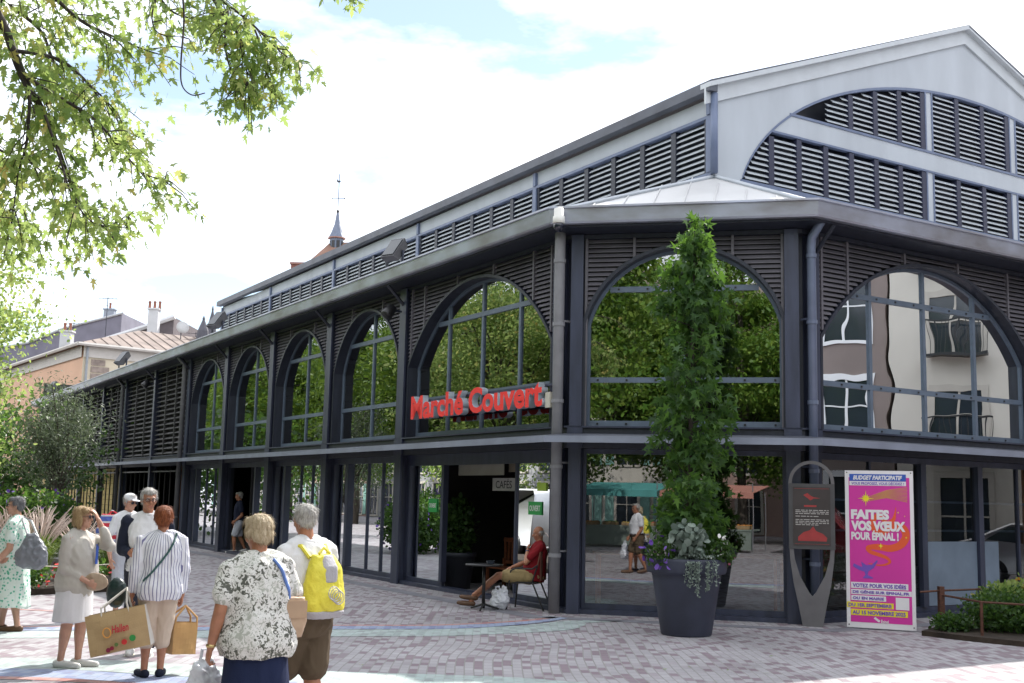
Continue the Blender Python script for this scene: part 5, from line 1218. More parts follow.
# ============================================================ plastic bag on the ground
bgm=MB(); rb=random.Random(3)
bgm.ell((0,0,.16),(.19,.14,.17)); bgm.ell((.06,.02,.30),(.11,.08,.12)); bgm.ell((-.09,.0,.26),(.07,.06,.12)); bgm.tube([(-.07,0,.33),(-.09,0,.43),(-.02,0,.45),(0,0,.36)],.016,6); bgm.tube([(.05,0,.36),(.07,.02,.45),(.12,.02,.43),(.1,0,.34)],.016,6)
PLB=mat('white plastic film',(.72,.74,.80),.35,0,.05,8,.3,30)
me=remesh(bgm,.012,2,'bag',(.035,7,7)); gb=(-.10,18.92,0.0); o=link('plastic_bag',me,PLB,None,gb); o.scale=(.82,.82,.82); setp(o,'crumpled white plastic bag on the ground between table and chair','plastic bag')
# ============================================================ garden bed and rusty rail, lower right
gbp=[(5.85,16.55),(6.35,15.95),(7.2,15.15),(9.5,14.2),(11.5,15.5),(11.0,18.0),(8.3,19.0),(6.9,18.0)]
m=MB(); n=len(gbp); m.v=[(x,y,0) for x,y in gbp]+[(x,y,.07) for x,y in gbp]; m.f=[tuple(range(n,2*n))]+[(i,(i+1)%n,n+(i+1)%n,n+i) for i in range(n)]; struct('planting bed',m,MATS['soil'])
for i,(x,y,rx,ry,h,n_,lb,fl) in enumerate(((7.15,16.75,.62,.60,.62,3600,'dense dark low hedge bush behind the rusty rail',None),(8.1,16.35,.7,.6,.66,3600,'hedge bush at the right edge behind the rusty rail',None),(7.6,17.3,.7,.5,.72,2500,'yellow-green bush with orange blooms on top of the hedge',FYEL),(6.32,16.62,.30,.26,.30,900,'small low bush at the tip of the bed by the rail post',None))):
    shrub('bush',lb,'bush',(x,y,.03),rx,ry,h,n_,.06 if i!=2 else .08,L_DARK if i!=2 else L_BRIGHT,'oval',50+i,fl,None,25,.07)
shrub('flowering_bush','bush with white blossoms and a pink bloom at the right edge of the picture','bush',(8.25,17.6,.03),.5,.5,1.05,1500,.07,L_GREY,'narrow',61,FWHT,None,60,.06)
rlp=(6.3,16.4,0); rr_=thing('rusty_rail','low rusty steel rail around the planting bed','rail',rlp)
pv=[(6.28,16.95),(6.52,16.10),(7.35,15.55),(9.3,14.7)]
hh=[.60,.52,.52,.5]
part('post',MB().box(6.25,6.32,16.90,17.0,0,.66),RUST,rr_,False,rlp)
for x,y in pv[1:]: part('post',MB().tube([(x,y,0),(x,y,.52)],.022,8),RUST,rr_,False,rlp)
m=MB(); m.tube([(pv[0][0],pv[0][1],.54)]+[(x,y,.52) for x,y in pv[1:]],.016,6); m.tube([(6.0,17.0,.57),(6.28,16.95,.60),(8.9,18.6,.6)],.016,6); part('bar',m,RUST,rr_,False,rlp)

# fallen leaves and specks on the paving
rg=np.random.default_rng(99); n_=110; P=np.stack([rg.uniform(-6,7,n_),rg.uniform(10.5,19,n_),np.full(n_,.012)],1)
P=np.array([p for p in P if (Vector((p[0],p[1]))-A).dot(nL)>.3 and (Vector((p[0],p[1]))-B).dot(nC)>.6 and (Vector((p[0],p[1]))-B).dot(nR)>.8])
me=leaves('fallen_leaves',P,.05,'oval',rg,0); 
for v in me.vertices: v.co.z=.010+abs(v.co.z-.012)*.15
o=link('fallen_leaves',me,L_BRIGHT); setp(o,'scattered small fallen leaves on the paving','fallen leaves',None,'stuff')
# ============================================================ people  (local frame: facing -Y, left hand towards +X)
def lerp3(a,b,t): return tuple(a[i]+(b[i]-a[i])*t for i in range(3))
class Fig:
    def __init__(s,label,loc,rz,H,bw=1.0,skin=SKIN,head=(0,0,0),armL=None,armR=None,legL=None,legR=None,lean=0,seat=None,belly=1.0,vox=.0075,shoes=None):
        s.H=H; s.bw=bw; s.t=thing('person',label,'person',loc,rz); s.lean=lean; s.belly=belly; s.skin=skin
        h=H; sw=.112*h*(.6+.4*bw)
        Ls=lambda z:(0,-math.sin(lean)*max(0,(z-.5))*h)   # forward shift with height
        s.sh={q:(q*sw,Ls(.81)[1]+.005,.797*h) for q in (1,-1)}
        s.hip={q:(q*.052*h,0,.50*h) for q in (1,-1)}
        dA=lambda q,a:a if a else ((q*(.16*h*(.7+.3*bw)),.03*h,.62*h),(q*.165*h*(.75+.25*bw),-.03*h,.475*h),(-q,0,0))
        s.arm={1:dA(1,armL),-1:dA(-1,armR)}
        dG=lambda q,a:a if a else ((q*.055*h,-.008*h,.275*h),(q*.055*h,.012*h,.05*h),(0,-1,0))
        s.leg={1:dG(1,legL),-1:dG(-1,legR)}
        s.dz=0
        s.hc=Vector((0,-.018*h+Ls(.93)[1],.932*h)); s.hs=h/1.70
        s.HM=Matrix.Translation(s.hc)@Matrix.Rotation(head[0],4,'Z')@Matrix.Rotation(head[1],4,'X')@Matrix.Rotation(head[2],4,'Y')@Matrix.Scale(s.hs,4)
        s.Ls=Ls
        if seat: s.seat(seat)
        s.vox=vox
        mb=MB(); s.torso(mb,0); s.neck(mb); s.head(mb); s.arms(mb); s.legs(mb)
        me=remesh(mb,vox,2,'body'); o=link('body',me,skin,s.t); s.body=o
    def rings(s,g,z0=.46,z1=.9,belly=1):
        h=s.H; b=s.bw; L=s.Ls
        R_=[(.455,.080,.066,.004),(.50,.096,.076,.006),(.54,.098,.080,.004),(.59,.090,.076,-.002),(.64,.088,.076,-.006),(.70,.095,.076,-.004),(.755,.103,.072,0),(.79,.096,.062,.003),(.82,.066,.048,.006),(.845,.040,.036,.004)]
        out=[]
        for z,rx,ry,cy in R_:
            if z<z0-1e-6 or z>z1+1e-6: continue
            k=b; kb=(s.belly if .5<=z<=.72 else 1)
            out.append((0,cy*h+L(z)[1]-(kb-1)*.03*h,z*h,rx*h*k*(1+(kb-1)*.45)+g,ry*h*(.35+.65*b)*kb+g))
        return out
    def torso(s,mb,g,**k):
        if hasattr(s,'tM'): mb.loft(s.rings(g,**k),24,2.25,s.tM)
        else: mb.loft(s.rings(g,**k),24,2.25)
    def neck(s,mb,g=0,top=.885):
        h=s.H; a=Vector((0,.010+s.Ls(.82)[1],.815*h)); 
        if hasattr(s,'tM'): a=s.tM@a
        mb.cap(a,s.HM@Vector((0,.015,-.055)),.034*h+g,.031*h+g)
    def head(s,mb):
        M=s.HM; r=M.to_3x3()
        for c,q in (((0,.012,.028),(.073,.092,.082)),((0,-.016,-.028),(.059,.072,.088)),((0,-.058,-.092),(.027,.026,.024)),((0,-.074,.026),(.050,.018,.014)),((0,-.082,-.062),(.024,.013,.012)),((.036,-.058,-.03),(.024,.022,.024)),((-.036,-.058,-.03),(.024,.022,.024)),((0,-.03,-.07),(.048,.05,.034)),((.076,.012,-.012),(.009,.019,.031)),((-.076,.012,-.012),(.009,.019,.031))):
            mb.ell(M@Vector(c),q,r)
        mb.cap(M@Vector((0,-.084,.012)),M@Vector((0,-.105,-.028)),.008*s.hs,.0135*s.hs,8)
    def hand(s,mb,w,d,nrm,curl=.5,th=1):
        w=Vector(w); d=Vector(d).normalized(); nrm=Vector(nrm); nrm=(nrm-d*nrm.dot(d)).normalized(); x=d.cross(nrm); k=s.H/1.7
        M=Matrix((x,d,nrm)).transposed()   # x: across, d: along, nrm: palm side
        mb.ell(w+d*.045*k,(.039*k,.052*k,.016*k),M)
        for i,(o,L) in enumerate(((-.029,.068),(-.010,.078),(.010,.073),(.028,.058))):
            b=w+(d*.082+x*o)*k; a1=curl; m_=b+(d*math.cos(a1*.6)+nrm*math.sin(a1*.6))*L*.5*k; e=m_+(d*math.cos(a1*1.9)+nrm*math.sin(a1*1.9))*L*.5*k
            mb.cap(b,m_,.0088*k,.0082*k,7); mb.cap(m_,e,.0082*k,.007*k,7)
        b=w+(d*.025-x*th*.030)*k; m_=b+(d*.03-x*th*.022+nrm*.012)*k; e=m_+(d*.030-x*th*.004+nrm*.012)*k; mb.cap(b,m_,.012*k,.010*k,7); mb.cap(m_,e,.010*k,.008*k,7)
    def arms(s,mb,g=0):
        h=s.H; f=.55+.45*s.bw
        for q in (1,-1):
            e,w,n=s.arm[q][:3]; curl=s.arm[q][3] if len(s.arm[q])>3 else .5; S_=s.sh[q]
            if hasattr(s,'tM'): S_=tuple(s.tM@Vector(S_))
            mb.limb([(S_,.033*h*f),(lerp3(S_,e,.4),.029*h*f),(e,.024*h*f),(lerp3(e,w,.35),.024*h*f),(w,.0155*h)],10)
            d=Vector(w)-Vector(e); s.hand(mb,w,d,n,curl,q)
    def legs(s,mb,g=0):
        h=s.H; f=.5+.5*s.bw
        for q in (1,-1):
            k_,a,fd=s.leg[q][:3]; H_=s.hip[q]
            mb.limb([(H_,.058*h*f),(lerp3(H_,k_,.45),.050*h*f),(k_,.034*h*f),(lerp3(k_,a,.32),.034*h*f),(lerp3(k_,a,.75),.023*h),(a,.021*h)],12)
            fd=Vector(fd).normalized(); a=Vector(a); hz=a+Vector((0,0,-.024*h)); hz2=hz+fd*.085*h+Vector((0,0,-.008*h)); mb.limb([(hz-fd*.02*h,.022*h),(hz2,.020*h),(hz2+fd*.035*h,.016*h)],10)
    def cloth(s,name,mb,m,fold=(.010,7,4),vox=.010,label=None,sm=2):
        me=remesh(mb,vox,sm,name,fold); o=link(name,me,m,s.t); 
        if label: o['label']=label
        return o
    def shirt(s,m,hem=.50,sleeve=.55,g=.014,flare=0,name='shirt',collar=True,fold=(.012,7,4),sg=.012,extra=None,vox=.010):
        mb=MB(); r=s.rings(g,z0=hem); h=s.H
        if flare: r=[(a,b,z,x+flare*max(0,(.72-z/h))/.25,y+flare*max(0,(.72-z/h))/.25) for a,b,z,x,y in r]
        r0=r[0]; 
        if r0[2]>hem*h+.005 or r0[2]<hem*h-.2: pass
        r=[(r0[0],r0[1],hem*h,r0[3]*1.01,r0[4]*1.01)]+r
        mb.loft(r,28,2.25,getattr(s,'tM',None))
        f=.55+.45*s.bw
        for q in (1,-1):
            e,w,_=s.arm[q][:3]; S_=s.sh[q]
            if hasattr(s,'tM'): S_=tuple(s.tM@Vector(S_))
            if sleeve<=1: en=lerp3(S_,e,sleeve); mb.limb([(S_,.030*h*f+sg*.7),(lerp3(S_,en,.5),.029*h*f+sg*.9),(en,.029*h*f+sg+.004)],14)
            else: en=lerp3(e,w,sleeve-1); mb.limb([(S_,.030*h*f+sg*.6),(lerp3(S_,e,.5),.028*h*f+sg*.8),(e,.026*h*f+sg*.8),(en,.019*h+sg*1.0)],14)
        if collar: s.neck(mb,.008)if False else None
        if extra: extra(mb)
        for q in (1,-1):
            S_=Vector(s.sh[q]); N_=Vector((q*.018*h,.012+s.Ls(.83)[1],.838*h)); M_=Vector((q*.07*h,.012+s.Ls(.82)[1],.822*h))
            if hasattr(s,'tM'): S_=s.tM@S_; N_=s.tM@N_; M_=s.tM@M_
            mb.limb([(N_,.027*h+g*.5),(M_,.026*h+g*.5),(S_,.028*h+g*.5)],12)
        o=s.cloth(name,mb,m,fold,vox); 
        if collar:
            c=MB(); a=Vector((0,.006+s.Ls(.835)[1],.836*h)); 
            if hasattr(s,'tM'): a=s.tM@a
            pr=[(.046*h,-.012),(.052*h,.0),(.043*h,.026),(.038*h,.026),(.040*h,-.012)]; c.lathe(pr,a,20); part('collar',c,m,o,True)
        return o
    def legwear(s,m,hem=.30,g=.012,waist=.56,name='trousers',fold=(.010,9,5),flare=.006):
        mb=MB(); h=s.H; f=.5+.5*s.bw
        r=[x for x in s.rings(g*.6,z0=.455) if x[2]<=waist*h+.02]; mb.loft(r,24,2.25,getattr(s,'tM',None))
        for q in (1,-1):
            k_,a,_=s.leg[q][:3]; H_=s.hip[q]
            if hem>=.275: t=(.5-hem)/(.5-.275); mb.limb([(H_,.060*h*f+g),(lerp3(H_,k_,t),(.060-.020*t)*h*f+g+flare)],16)
            else: t=(.275-hem)/(.275-.05); mb.limb([(H_,.060*h*f+g),(k_,.038*h*f+g+flare*.5),(lerp3(k_,a,t),.034*h*f*(1-.2*t)+g+flare)],16)
        return s.cloth(name,mb,m,fold)
    def skirt(s,m,top=.6,hem=.28,rx0=.1,rx1=.14,name='skirt',fold=(.022,6,1.2),ry=.85):
        mb=MB(); h=s.H; n=8; rr=[]
        for i in range(n+1): t=i/n; z=hem+(top-hem)*t; w_=rx1+(rx0-rx1)*t**.8; rr.append((0,.004*h,z*h,w_*h*s.bw,w_*h*ry*(.4+.6*s.bw)))
        mb.loft(rr,32,2.1); return s.cloth(name,mb,m,fold)
    def shoes(s,m,name='shoe',sole=None,low=True,g=.008):
        h=s.H
        for q in (1,-1):
            _,a,fd=s.leg[q][:3]; a=Vector(a); fd=Vector(fd).normalized(); mb=MB(); hz=a+Vector((0,0,-.026*h)); hz2=hz+fd*.085*h+Vector((0,0,-.008*h))
            mb.limb([(hz-fd*.022*h,.023*h+g),(hz2,.021*h+g),(hz2+fd*.038*h,.016*h+g)],12)
            if not low: mb.cap(hz,a+Vector((0,0,.012*h)),.024*h+g,.023*h+g,12)
            sh=link(name,remesh(mb,.007,2,name),m,s.t)
            if sole:
                mb=MB(); base=hz-fd*.042*h; x=fd.cross(Vector((0,0,1))).normalized(); up=Vector((0,0,1)); L=.175*h; P=[]
                for i in range(14): t=2*PI*i/14; P.append(base+fd*(L/2+math.cos(t)*L/2)+x*(.028*h+g)*math.sin(t))
                lo=min(p.z for p in P)-.024*h-.004; zz=hz.z-.030*h-g+.002
                mb.v=[(p.x,p.y,max(zz-.010,.001)) for p in P]+[(p.x,p.y,zz+.016) for p in P]; mb.f=[tuple(range(14))[::-1],tuple(range(14,28))]+[(i,(i+1)%14,14+(i+1)%14,14+i) for i in range(14)]; part('sole',mb,sole,sh,False)
    def eyes(s):
        for q in (1,-1):
            e=MB(); e.ell(s.HM@Vector((q*.030,-.0795,.004)),(.0135*s.hs,.008*s.hs,.0065*s.hs),s.HM.to_3x3().normalized(),10,7); o=part('eye',e,mat('eye white',(.55,.52,.5),.2,0,.03,9),s.t,True)
            e=MB(); e.ell(s.HM@Vector((q*.030,-.0850,.004)),(.0058*s.hs,.004*s.hs,.0058*s.hs),s.HM.to_3x3().normalized(),8,6); part('iris',e,mat('iris dark',(.03,.02,.015),.1,0,.03,9),o,True)
        e=MB(); 
        for q in (1,-1): e.cap(s.HM@Vector((q*.014,-.0895,.0265)),s.HM@Vector((q*.046,-.079,.026)),.0035*s.hs,.0025*s.hs,6)
        part('eyebrows',e,s.hairm,s.t,True)
        e=MB(); e.cap(s.HM@Vector((-.018,-.0915,-.061)),s.HM@Vector((.018,-.0915,-.061)),.0042*s.hs,.0042*s.hs,7); part('lips',e,mat('lips',(.42,.14,.11),.45,0,.05,9),s.t,True)
    def hair(s,style,m,fold=(.0035,60,25)):
        s.hairm=m; mb=MB(); M=s.HM; r=M.to_3x3(); E=lambda c,q: mb.ell(M@Vector(c),q,r)
        if style=='short':
            E((0,.030,.045),(.079,.086,.078)); E((0,.050,-.005),(.070,.060,.062)); E((0,-.028,.082),(.060,.052,.030)); E((.064,.018,.028),(.020,.042,.040)); E((-.064,.018,.028),(.020,.042,.040))
        if style=='thin':
            E((0,.036,.040),(.078,.080,.070)); E((0,.052,-.010),(.068,.052,.052)); E((.068,.020,.020),(.013,.038,.034)); E((-.068,.020,.020),(.013,.038,.034)); E((0,-.012,.090),(.055,.055,.020))
        if style=='bald':
            E((0,.055,.0),(.062,.045,.045)); E((.067,.028,.008),(.012,.032,.026)); E((-.067,.028,.008),(.012,.032,.026))
        if style=='bob':
            E((0,.026,.046),(.088,.094,.080)); E((0,.055,-.030),(.084,.062,.085)); E((.074,.012,-.030),(.024,.050,.080)); E((-.074,.012,-.030),(.024,.050,.080)); E((.04,-.045,.080),(.046,.040,.030)); E((-.035,-.045,.078),(.050,.040,.032))
        if style=='bouf':
            E((0,.034,.048),(.092,.096,.086)); E((0,.062,-.012),(.082,.058,.070)); E((0,-.026,.092),(.072,.058,.036)); E((.072,.014,.020),(.026,.046,.050)); E((-.072,.014,.020),(.026,.046,.050))
        me=remesh(mb,.007,3,'hair',fold); ho=link('hair',me,m,s.t)
        # fine strand ribbons over the hair
        rg_=np.random.default_rng(int(abs(s.t.location.x*100))+3); nv=len(me.vertices); V=np.empty(nv*3); N_=np.empty(nv*3); me.vertices.foreach_get('co',V); me.vertices.foreach_get('normal',N_); V=V.reshape(-1,3); N_=N_.reshape(-1,3)
        idx=rg_.choice(nv,min(nv,1500),replace=False); top=np.array(M@Vector((0,.03,.14))); sm=MB(); k_=s.hs
        for i in idx:
            p=V[i]; nn=N_[i]; d=p-top; d[2]-=.05; d=d-nn*d.dot(nn); d/=np.linalg.norm(d)+1e-9; d=d+rg_.normal(size=3)*.22; w_=np.cross(nn,d); w_=w_/(np.linalg.norm(w_)+1e-9)*.0016; L_=rg_.uniform(.02,.05)*k_
            a=p+nn*.0015; b=p+d*L_*.5+nn*.005; c_=p+d*L_+nn*.002; o_=len(sm.v); sm.v+=[tuple(a-w_),tuple(a+w_),tuple(b+w_),tuple(b-w_),tuple(c_)]; sm.f+=[(o_,o_+1,o_+2,o_+3),(o_+3,o_+2,o_+4)]
        st_=part('strands',sm,m,ho); st_['kind']='stuff'; return ho
    def glasses(s,m,dark=False):
        mb=MB(); M=s.HM
        for q in (1,-1):
            mb.tube([M@Vector((q*(.032+.022*math.cos(t*PI/6)),-.098+.004*abs(math.cos(t*PI/6)),.004+.017*math.sin(t*PI/6))) for t in range(13)],.0022*s.hs*1.3,5,False)
            mb.tube([M@Vector((q*.054,-.092,.008)),M@Vector((q*.074,-.05,.008)),M@Vector((q*.080,.012,.004))],.0025*s.hs,5)
        mb.tube([M@Vector((-.011,-.1,.006)),M@Vector((.011,-.1,.006))],.0025*s.hs,5); g_=part('glasses',mb,m,s.t)
        if dark:
            for q in (1,-1):
                e=MB(); e.ell(M@Vector((q*.032,-.097,.002)),(.024*s.hs,.006*s.hs,.018*s.hs),M.to_3x3().normalized(),12,7); part('lens',e,MATS['dark dome'],g_,True)
    def seat(s,o): pass
def hairmat(n,c,c2): return mat(n,c,.55,0,.2,60,.5,160,c2=c2,stretch=(1,1,.25),spec=.4)
H_BLOND=hairmat('blonde hair',(.55,.40,.22),(.30,.19,.09)); H_LBL=hairmat('pale blonde hair',(.66,.56,.40),(.42,.32,.19)); H_RED=hairmat('auburn hair',(.34,.10,.03),(.17,.045,.015)); H_GREY=hairmat('grey hair',(.62,.60,.57),(.30,.29,.28)); H_DGR=hairmat('dark grey hair',(.24,.24,.25),(.08,.08,.09))
def clothmat(n,c,rough=.85): return mat(n,c,rough,0,.05,5,.25,220,spec=.2)
BEI=clothmat('beige knit',(.50,.47,.43)); WSK=clothmat('white skirt cloth',(.74,.73,.76)); NAVJ=clothmat('navy jacket cloth',(.018,.022,.04)); WSH=clothmat('white shirt cloth',(.72,.72,.74)); TRB=clothmat('beige trousers cloth',(.58,.46,.36)); KHK=clothmat('khaki cloth',(.33,.25,.12)); BRS=clothmat('brown shorts cloth',(.115,.085,.055)); NSK=clothmat('navy denim',(.016,.024,.065)); REDT=clothmat('dark red cotton',(.22,.012,.018)); TEAL=clothmat('slate blue cotton',(.07,.14,.20)); NAVT=clothmat('navy cotton',(.02,.025,.05)); LBS=clothmat('pale shorts cloth',(.50,.52,.58)); DKT=clothmat('dark trousers cloth',(.03,.032,.045)); WSHO=mat('white sneaker',(.66,.66,.65),.5,0,.05,9); SOLE=mat('sneaker sole',(.62,.58,.50),.6,0,.05,9); SBR=mat('brown leather',(.14,.07,.035),.5,0,.15,9)
def m_stripe(n,l,co_):
    sp=n.new('ShaderNodeSeparateXYZ'); l.new(co_,sp.inputs[0]); at_=n.new('ShaderNodeMath'); at_.operation='ARCTAN2'; l.new(sp.outputs[0],at_.inputs[0]); l.new(sp.outputs[1],at_.inputs[1])
    ab=n.new('ShaderNodeMath'); ab.operation='ABSOLUTE'; l.new(sp.outputs[0],ab.inputs[0]); sb=n.new('ShaderNodeMath'); sb.operation='SUBTRACT'; sb.inputs[1].default_value=.235; l.new(ab.outputs[0],sb.inputs[0])
    sc2=n.new('ShaderNodeMath'); sc2.operation='MULTIPLY'; sc2.inputs[1].default_value=7.5; l.new(sb.outputs[0],sc2.inputs[0]); gt=n.new('ShaderNodeMath'); gt.operation='GREATER_THAN'; gt.inputs[1].default_value=-.035; l.new(sb.outputs[0],gt.inputs[0])
    mf=n.new('ShaderNodeMix'); l.new(gt.outputs[0],mf.inputs[0]); l.new(at_.outputs[0],mf.inputs[2]); l.new(sc2.outputs[0],mf.inputs[3])
    mu=n.new('ShaderNodeMath'); mu.operation='MULTIPLY'; mu.inputs[1].default_value=36; l.new(mf.outputs[0],mu.inputs[0]); si=n.new('ShaderNodeMath'); si.operation='SINE'; l.new(mu.outputs[0],si.inputs[0])
    return ramp(n,l,si.outputs[0],[(0,(.72,.72,.76)),(.74,(.17,.17,.30))])
STR=pattern('white and navy striped cotton',None,m_stripe)
def m_print(n,l,co_):
    a=n.new('ShaderNodeTexNoise'); a.inputs['Scale'].default_value=34; a.inputs['Detail'].default_value=3; a.inputs['Distortion'].default_value=1.4; l.new(co_,a.inputs['Vector'])
    b=n.new('ShaderNodeTexNoise'); b.inputs['Scale'].default_value=8; b.inputs['Detail'].default_value=2; l.new(co_,b.inputs['Vector'])
    ad=n.new('ShaderNodeMath'); ad.operation='MULTIPLY_ADD'; ad.inputs[1].default_value=.55; l.new(b.outputs['Fac'],ad.inputs[0]); l.new(a.outputs['Fac'],ad.inputs[2])
    return ramp(n,l,ad.outputs[0],[(0,(.10,.105,.09)),(.64,(.20,.20,.165)),(.70,(.70,.69,.66)),(.80,(.68,.67,.64)),(.88,(.42,.43,.38))])
PRI=pattern('white blouse cloth with grey floral print',None,m_print)
def m_green(n,l,co_):
    a=n.new('ShaderNodeTexVoronoi'); a.inputs['Scale'].default_value=26; l.new(co_,a.inputs['Vector'])
    b=n.new('ShaderNodeTexNoise'); b.inputs['Scale'].default_value=30; l.new(co_,b.inputs['Vector'])
    ad=n.new('ShaderNodeMath'); ad.operation='MULTIPLY_ADD'; ad.inputs[1].default_value=.7; l.new(b.outputs['Fac'],ad.inputs[0]); l.new(a.outputs['Distance'],ad.inputs[2])
    return ramp(n,l,ad.outputs[0],[(0,(.10,.40,.26)),(.60,(.30,.58,.46)),(.72,(.68,.76,.70))])
GRD=pattern('pale dress cloth with green leaf print',None,m_green)
def m_band(n,l,co_):
    sp=n.new('ShaderNodeSeparateXYZ'); l.new(co_,sp.inputs[0]); w_=n.new('ShaderNodeMath'); w_.operation='MULTIPLY'; w_.inputs[1].default_value=6; l.new(sp.outputs[2],w_.inputs[0]); f=n.new('ShaderNodeMath'); f.operation='FRACT'; l.new(w_.outputs[0],f.inputs[0])
    return ramp(n,l,f.outputs[0],[(0,(.10,.14,.42)),(.4,(.60,.58,.62)),(.52,(.50,.04,.06)),(.85,(.6,.58,.62))])
BND=pattern('striped blue red knit',None,m_band)
# -- blonde woman, hand at her brow
h=1.60
f=Fig('blonde woman in beige cardigan and white skirt shading her eyes with one hand','' or (-4.37,11.92,0),R(78),h,1.12,SKIN,(R(4),R(-2),0),
   armL=((.14,-.27,1.20),(.05,-.17,1.47),(-.3,1,0),.5), armR=((-.19,.03,.99),(-.12,-.20,.86),(1,0,-.2),1.0), belly=1.12,
   legL=((.07,-.04,.44),(.08,-.03,.08),(.1,-1,0)),legR=((-.06,.03,.44),(-.07,.07,.08),(0,-1,0)))
f.hair('bob',H_BLOND); f.glasses(BLACK,True); f.skirt(WSK,.52,.285,.112,.122,fold=(.010,5,1)); f.shirt(BEI,.44,1.62,.022,.02,'cardigan',False,(.016,6,5),.016); f.shoes(WSHO,'sneaker',SOLE)
cl=thing('clutch_bag','beige clutch bag held at the waist by the blonde woman','bag',(-4.13,11.80,.86),R(78)+.2); m=MB(); m.ell((0,0,0),(.03,.13,.09)); me=remesh(m,.008,1,'b',(.01,10,10)); link('pouch',me,mat('beige leather',(.48,.36,.26),.5,0,.1,9),cl); part('zip',MB().tube([(.012,-.12,.055),(.012,0,.085),(.012,.12,.055)],.004,5),SBR,cl)
pn=thing('lanyard_card','blue ribbon hanging on the front of the beige cardigan','lanyard',(-4.16,11.86,1.13),R(78)); part('ribbon',MB().box(-.02,.02,-.006,.0,-.10,.10),mat('blue ribbon',(.05,.12,.5),.6,0,.1,9),pn); part('clip',MB().box(-.008,.008,-.014,-.007,.08,.115),TST,pn)
# -- woman in striped blouse, seen from behind
h=1.62
f=Fig('red-haired woman in striped blouse seen from behind carrying two shopping bags',(-3.38,11.45,0),R(202),h,1.10,SKINT,(R(-8),R(4),0),
   armL=((.23,.03,1.02),(.25,-.03,.77),(-1,0,0),1.5), armR=((-.215,.02,1.02),(-.22,-.05,.76),(1,0,0),1.5), belly=1.12,
   legL=((.09,-.02,.44),(.10,.02,.08),(.25,-1,0)),legR=((-.06,-.02,.44),(-.05,.00,.08),(-.25,-1,0)))
f.hair('bouf',H_RED); f.legwear(TRB,.20,.014,.55,'trousers'); STRIPED=f.shirt(STR,.455,1.72,.020,.03,'blouse',True,(.018,7,4),.020); f.shoes(NAVJ,'shoe',None,True,.007)
# shoulder strap
from mathutils.bvhtree import BVHTree
def on_back(shirt,xz,loc=None,rz=0,org=None,side=1,off=.008):
    me=shirt.data; bv=BVHTree.FromPolygons([v.co[:] for v in me.vertices],[p.vertices[:] for p in me.polygons]); out=[]
    P=[Vector(a) for a in xz]; Q=[]
    for i in range(len(P)-1):
        for k in range(4): Q.append(P[i].lerp(P[i+1],k/4))
    Q.append(P[-1])
    for x,z in Q:
        h_=bv.ray_cast(Vector((x,side*1.0,z)),Vector((0,-side,0)))
        if h_[0] is None: continue
        out.append(h_[0]+Vector((0,side*off,0)))
    if loc: out=[Matrix.Rotation(rz,3,'Z')@p+Vector((loc[0]-org[0],loc[1]-org[1],0)) for p in out]
    return out
def strap_mesh(pts,r,flat=1): m=MB(); m.tube(pts,r,6); return m
st=thing('handbag','dark green round handbag on a crossbody strap at the hip of the striped-blouse woman','bag',(-3.82,11.52,.0))
m=MB(); m.ell((0,0,.78),(.10,.07,.15)); link('pouch',remesh(m,.009,1,'p',(.008,12,12)),mat('dark green leather',(.015,.035,.035),.35,0,.1,9),st)
part('strap',MB().tube(on_back(STRIPED,[(.17,.92),(.10,1.0),(.02,1.10),(-.05,1.20),(-.10,1.30),(-.125,1.37)],(-3.38,11.45),R(202),(-3.82,11.52)),.011,6),mat('green strap',(.03,.10,.09),.5,0,.1,9),st)
JUT=mat('jute bag cloth',(.50,.35,.18),.8,0,.08,5,.3,150); BGW=mat('bag white edge',(.66,.62,.56),.7,0,.05,5)
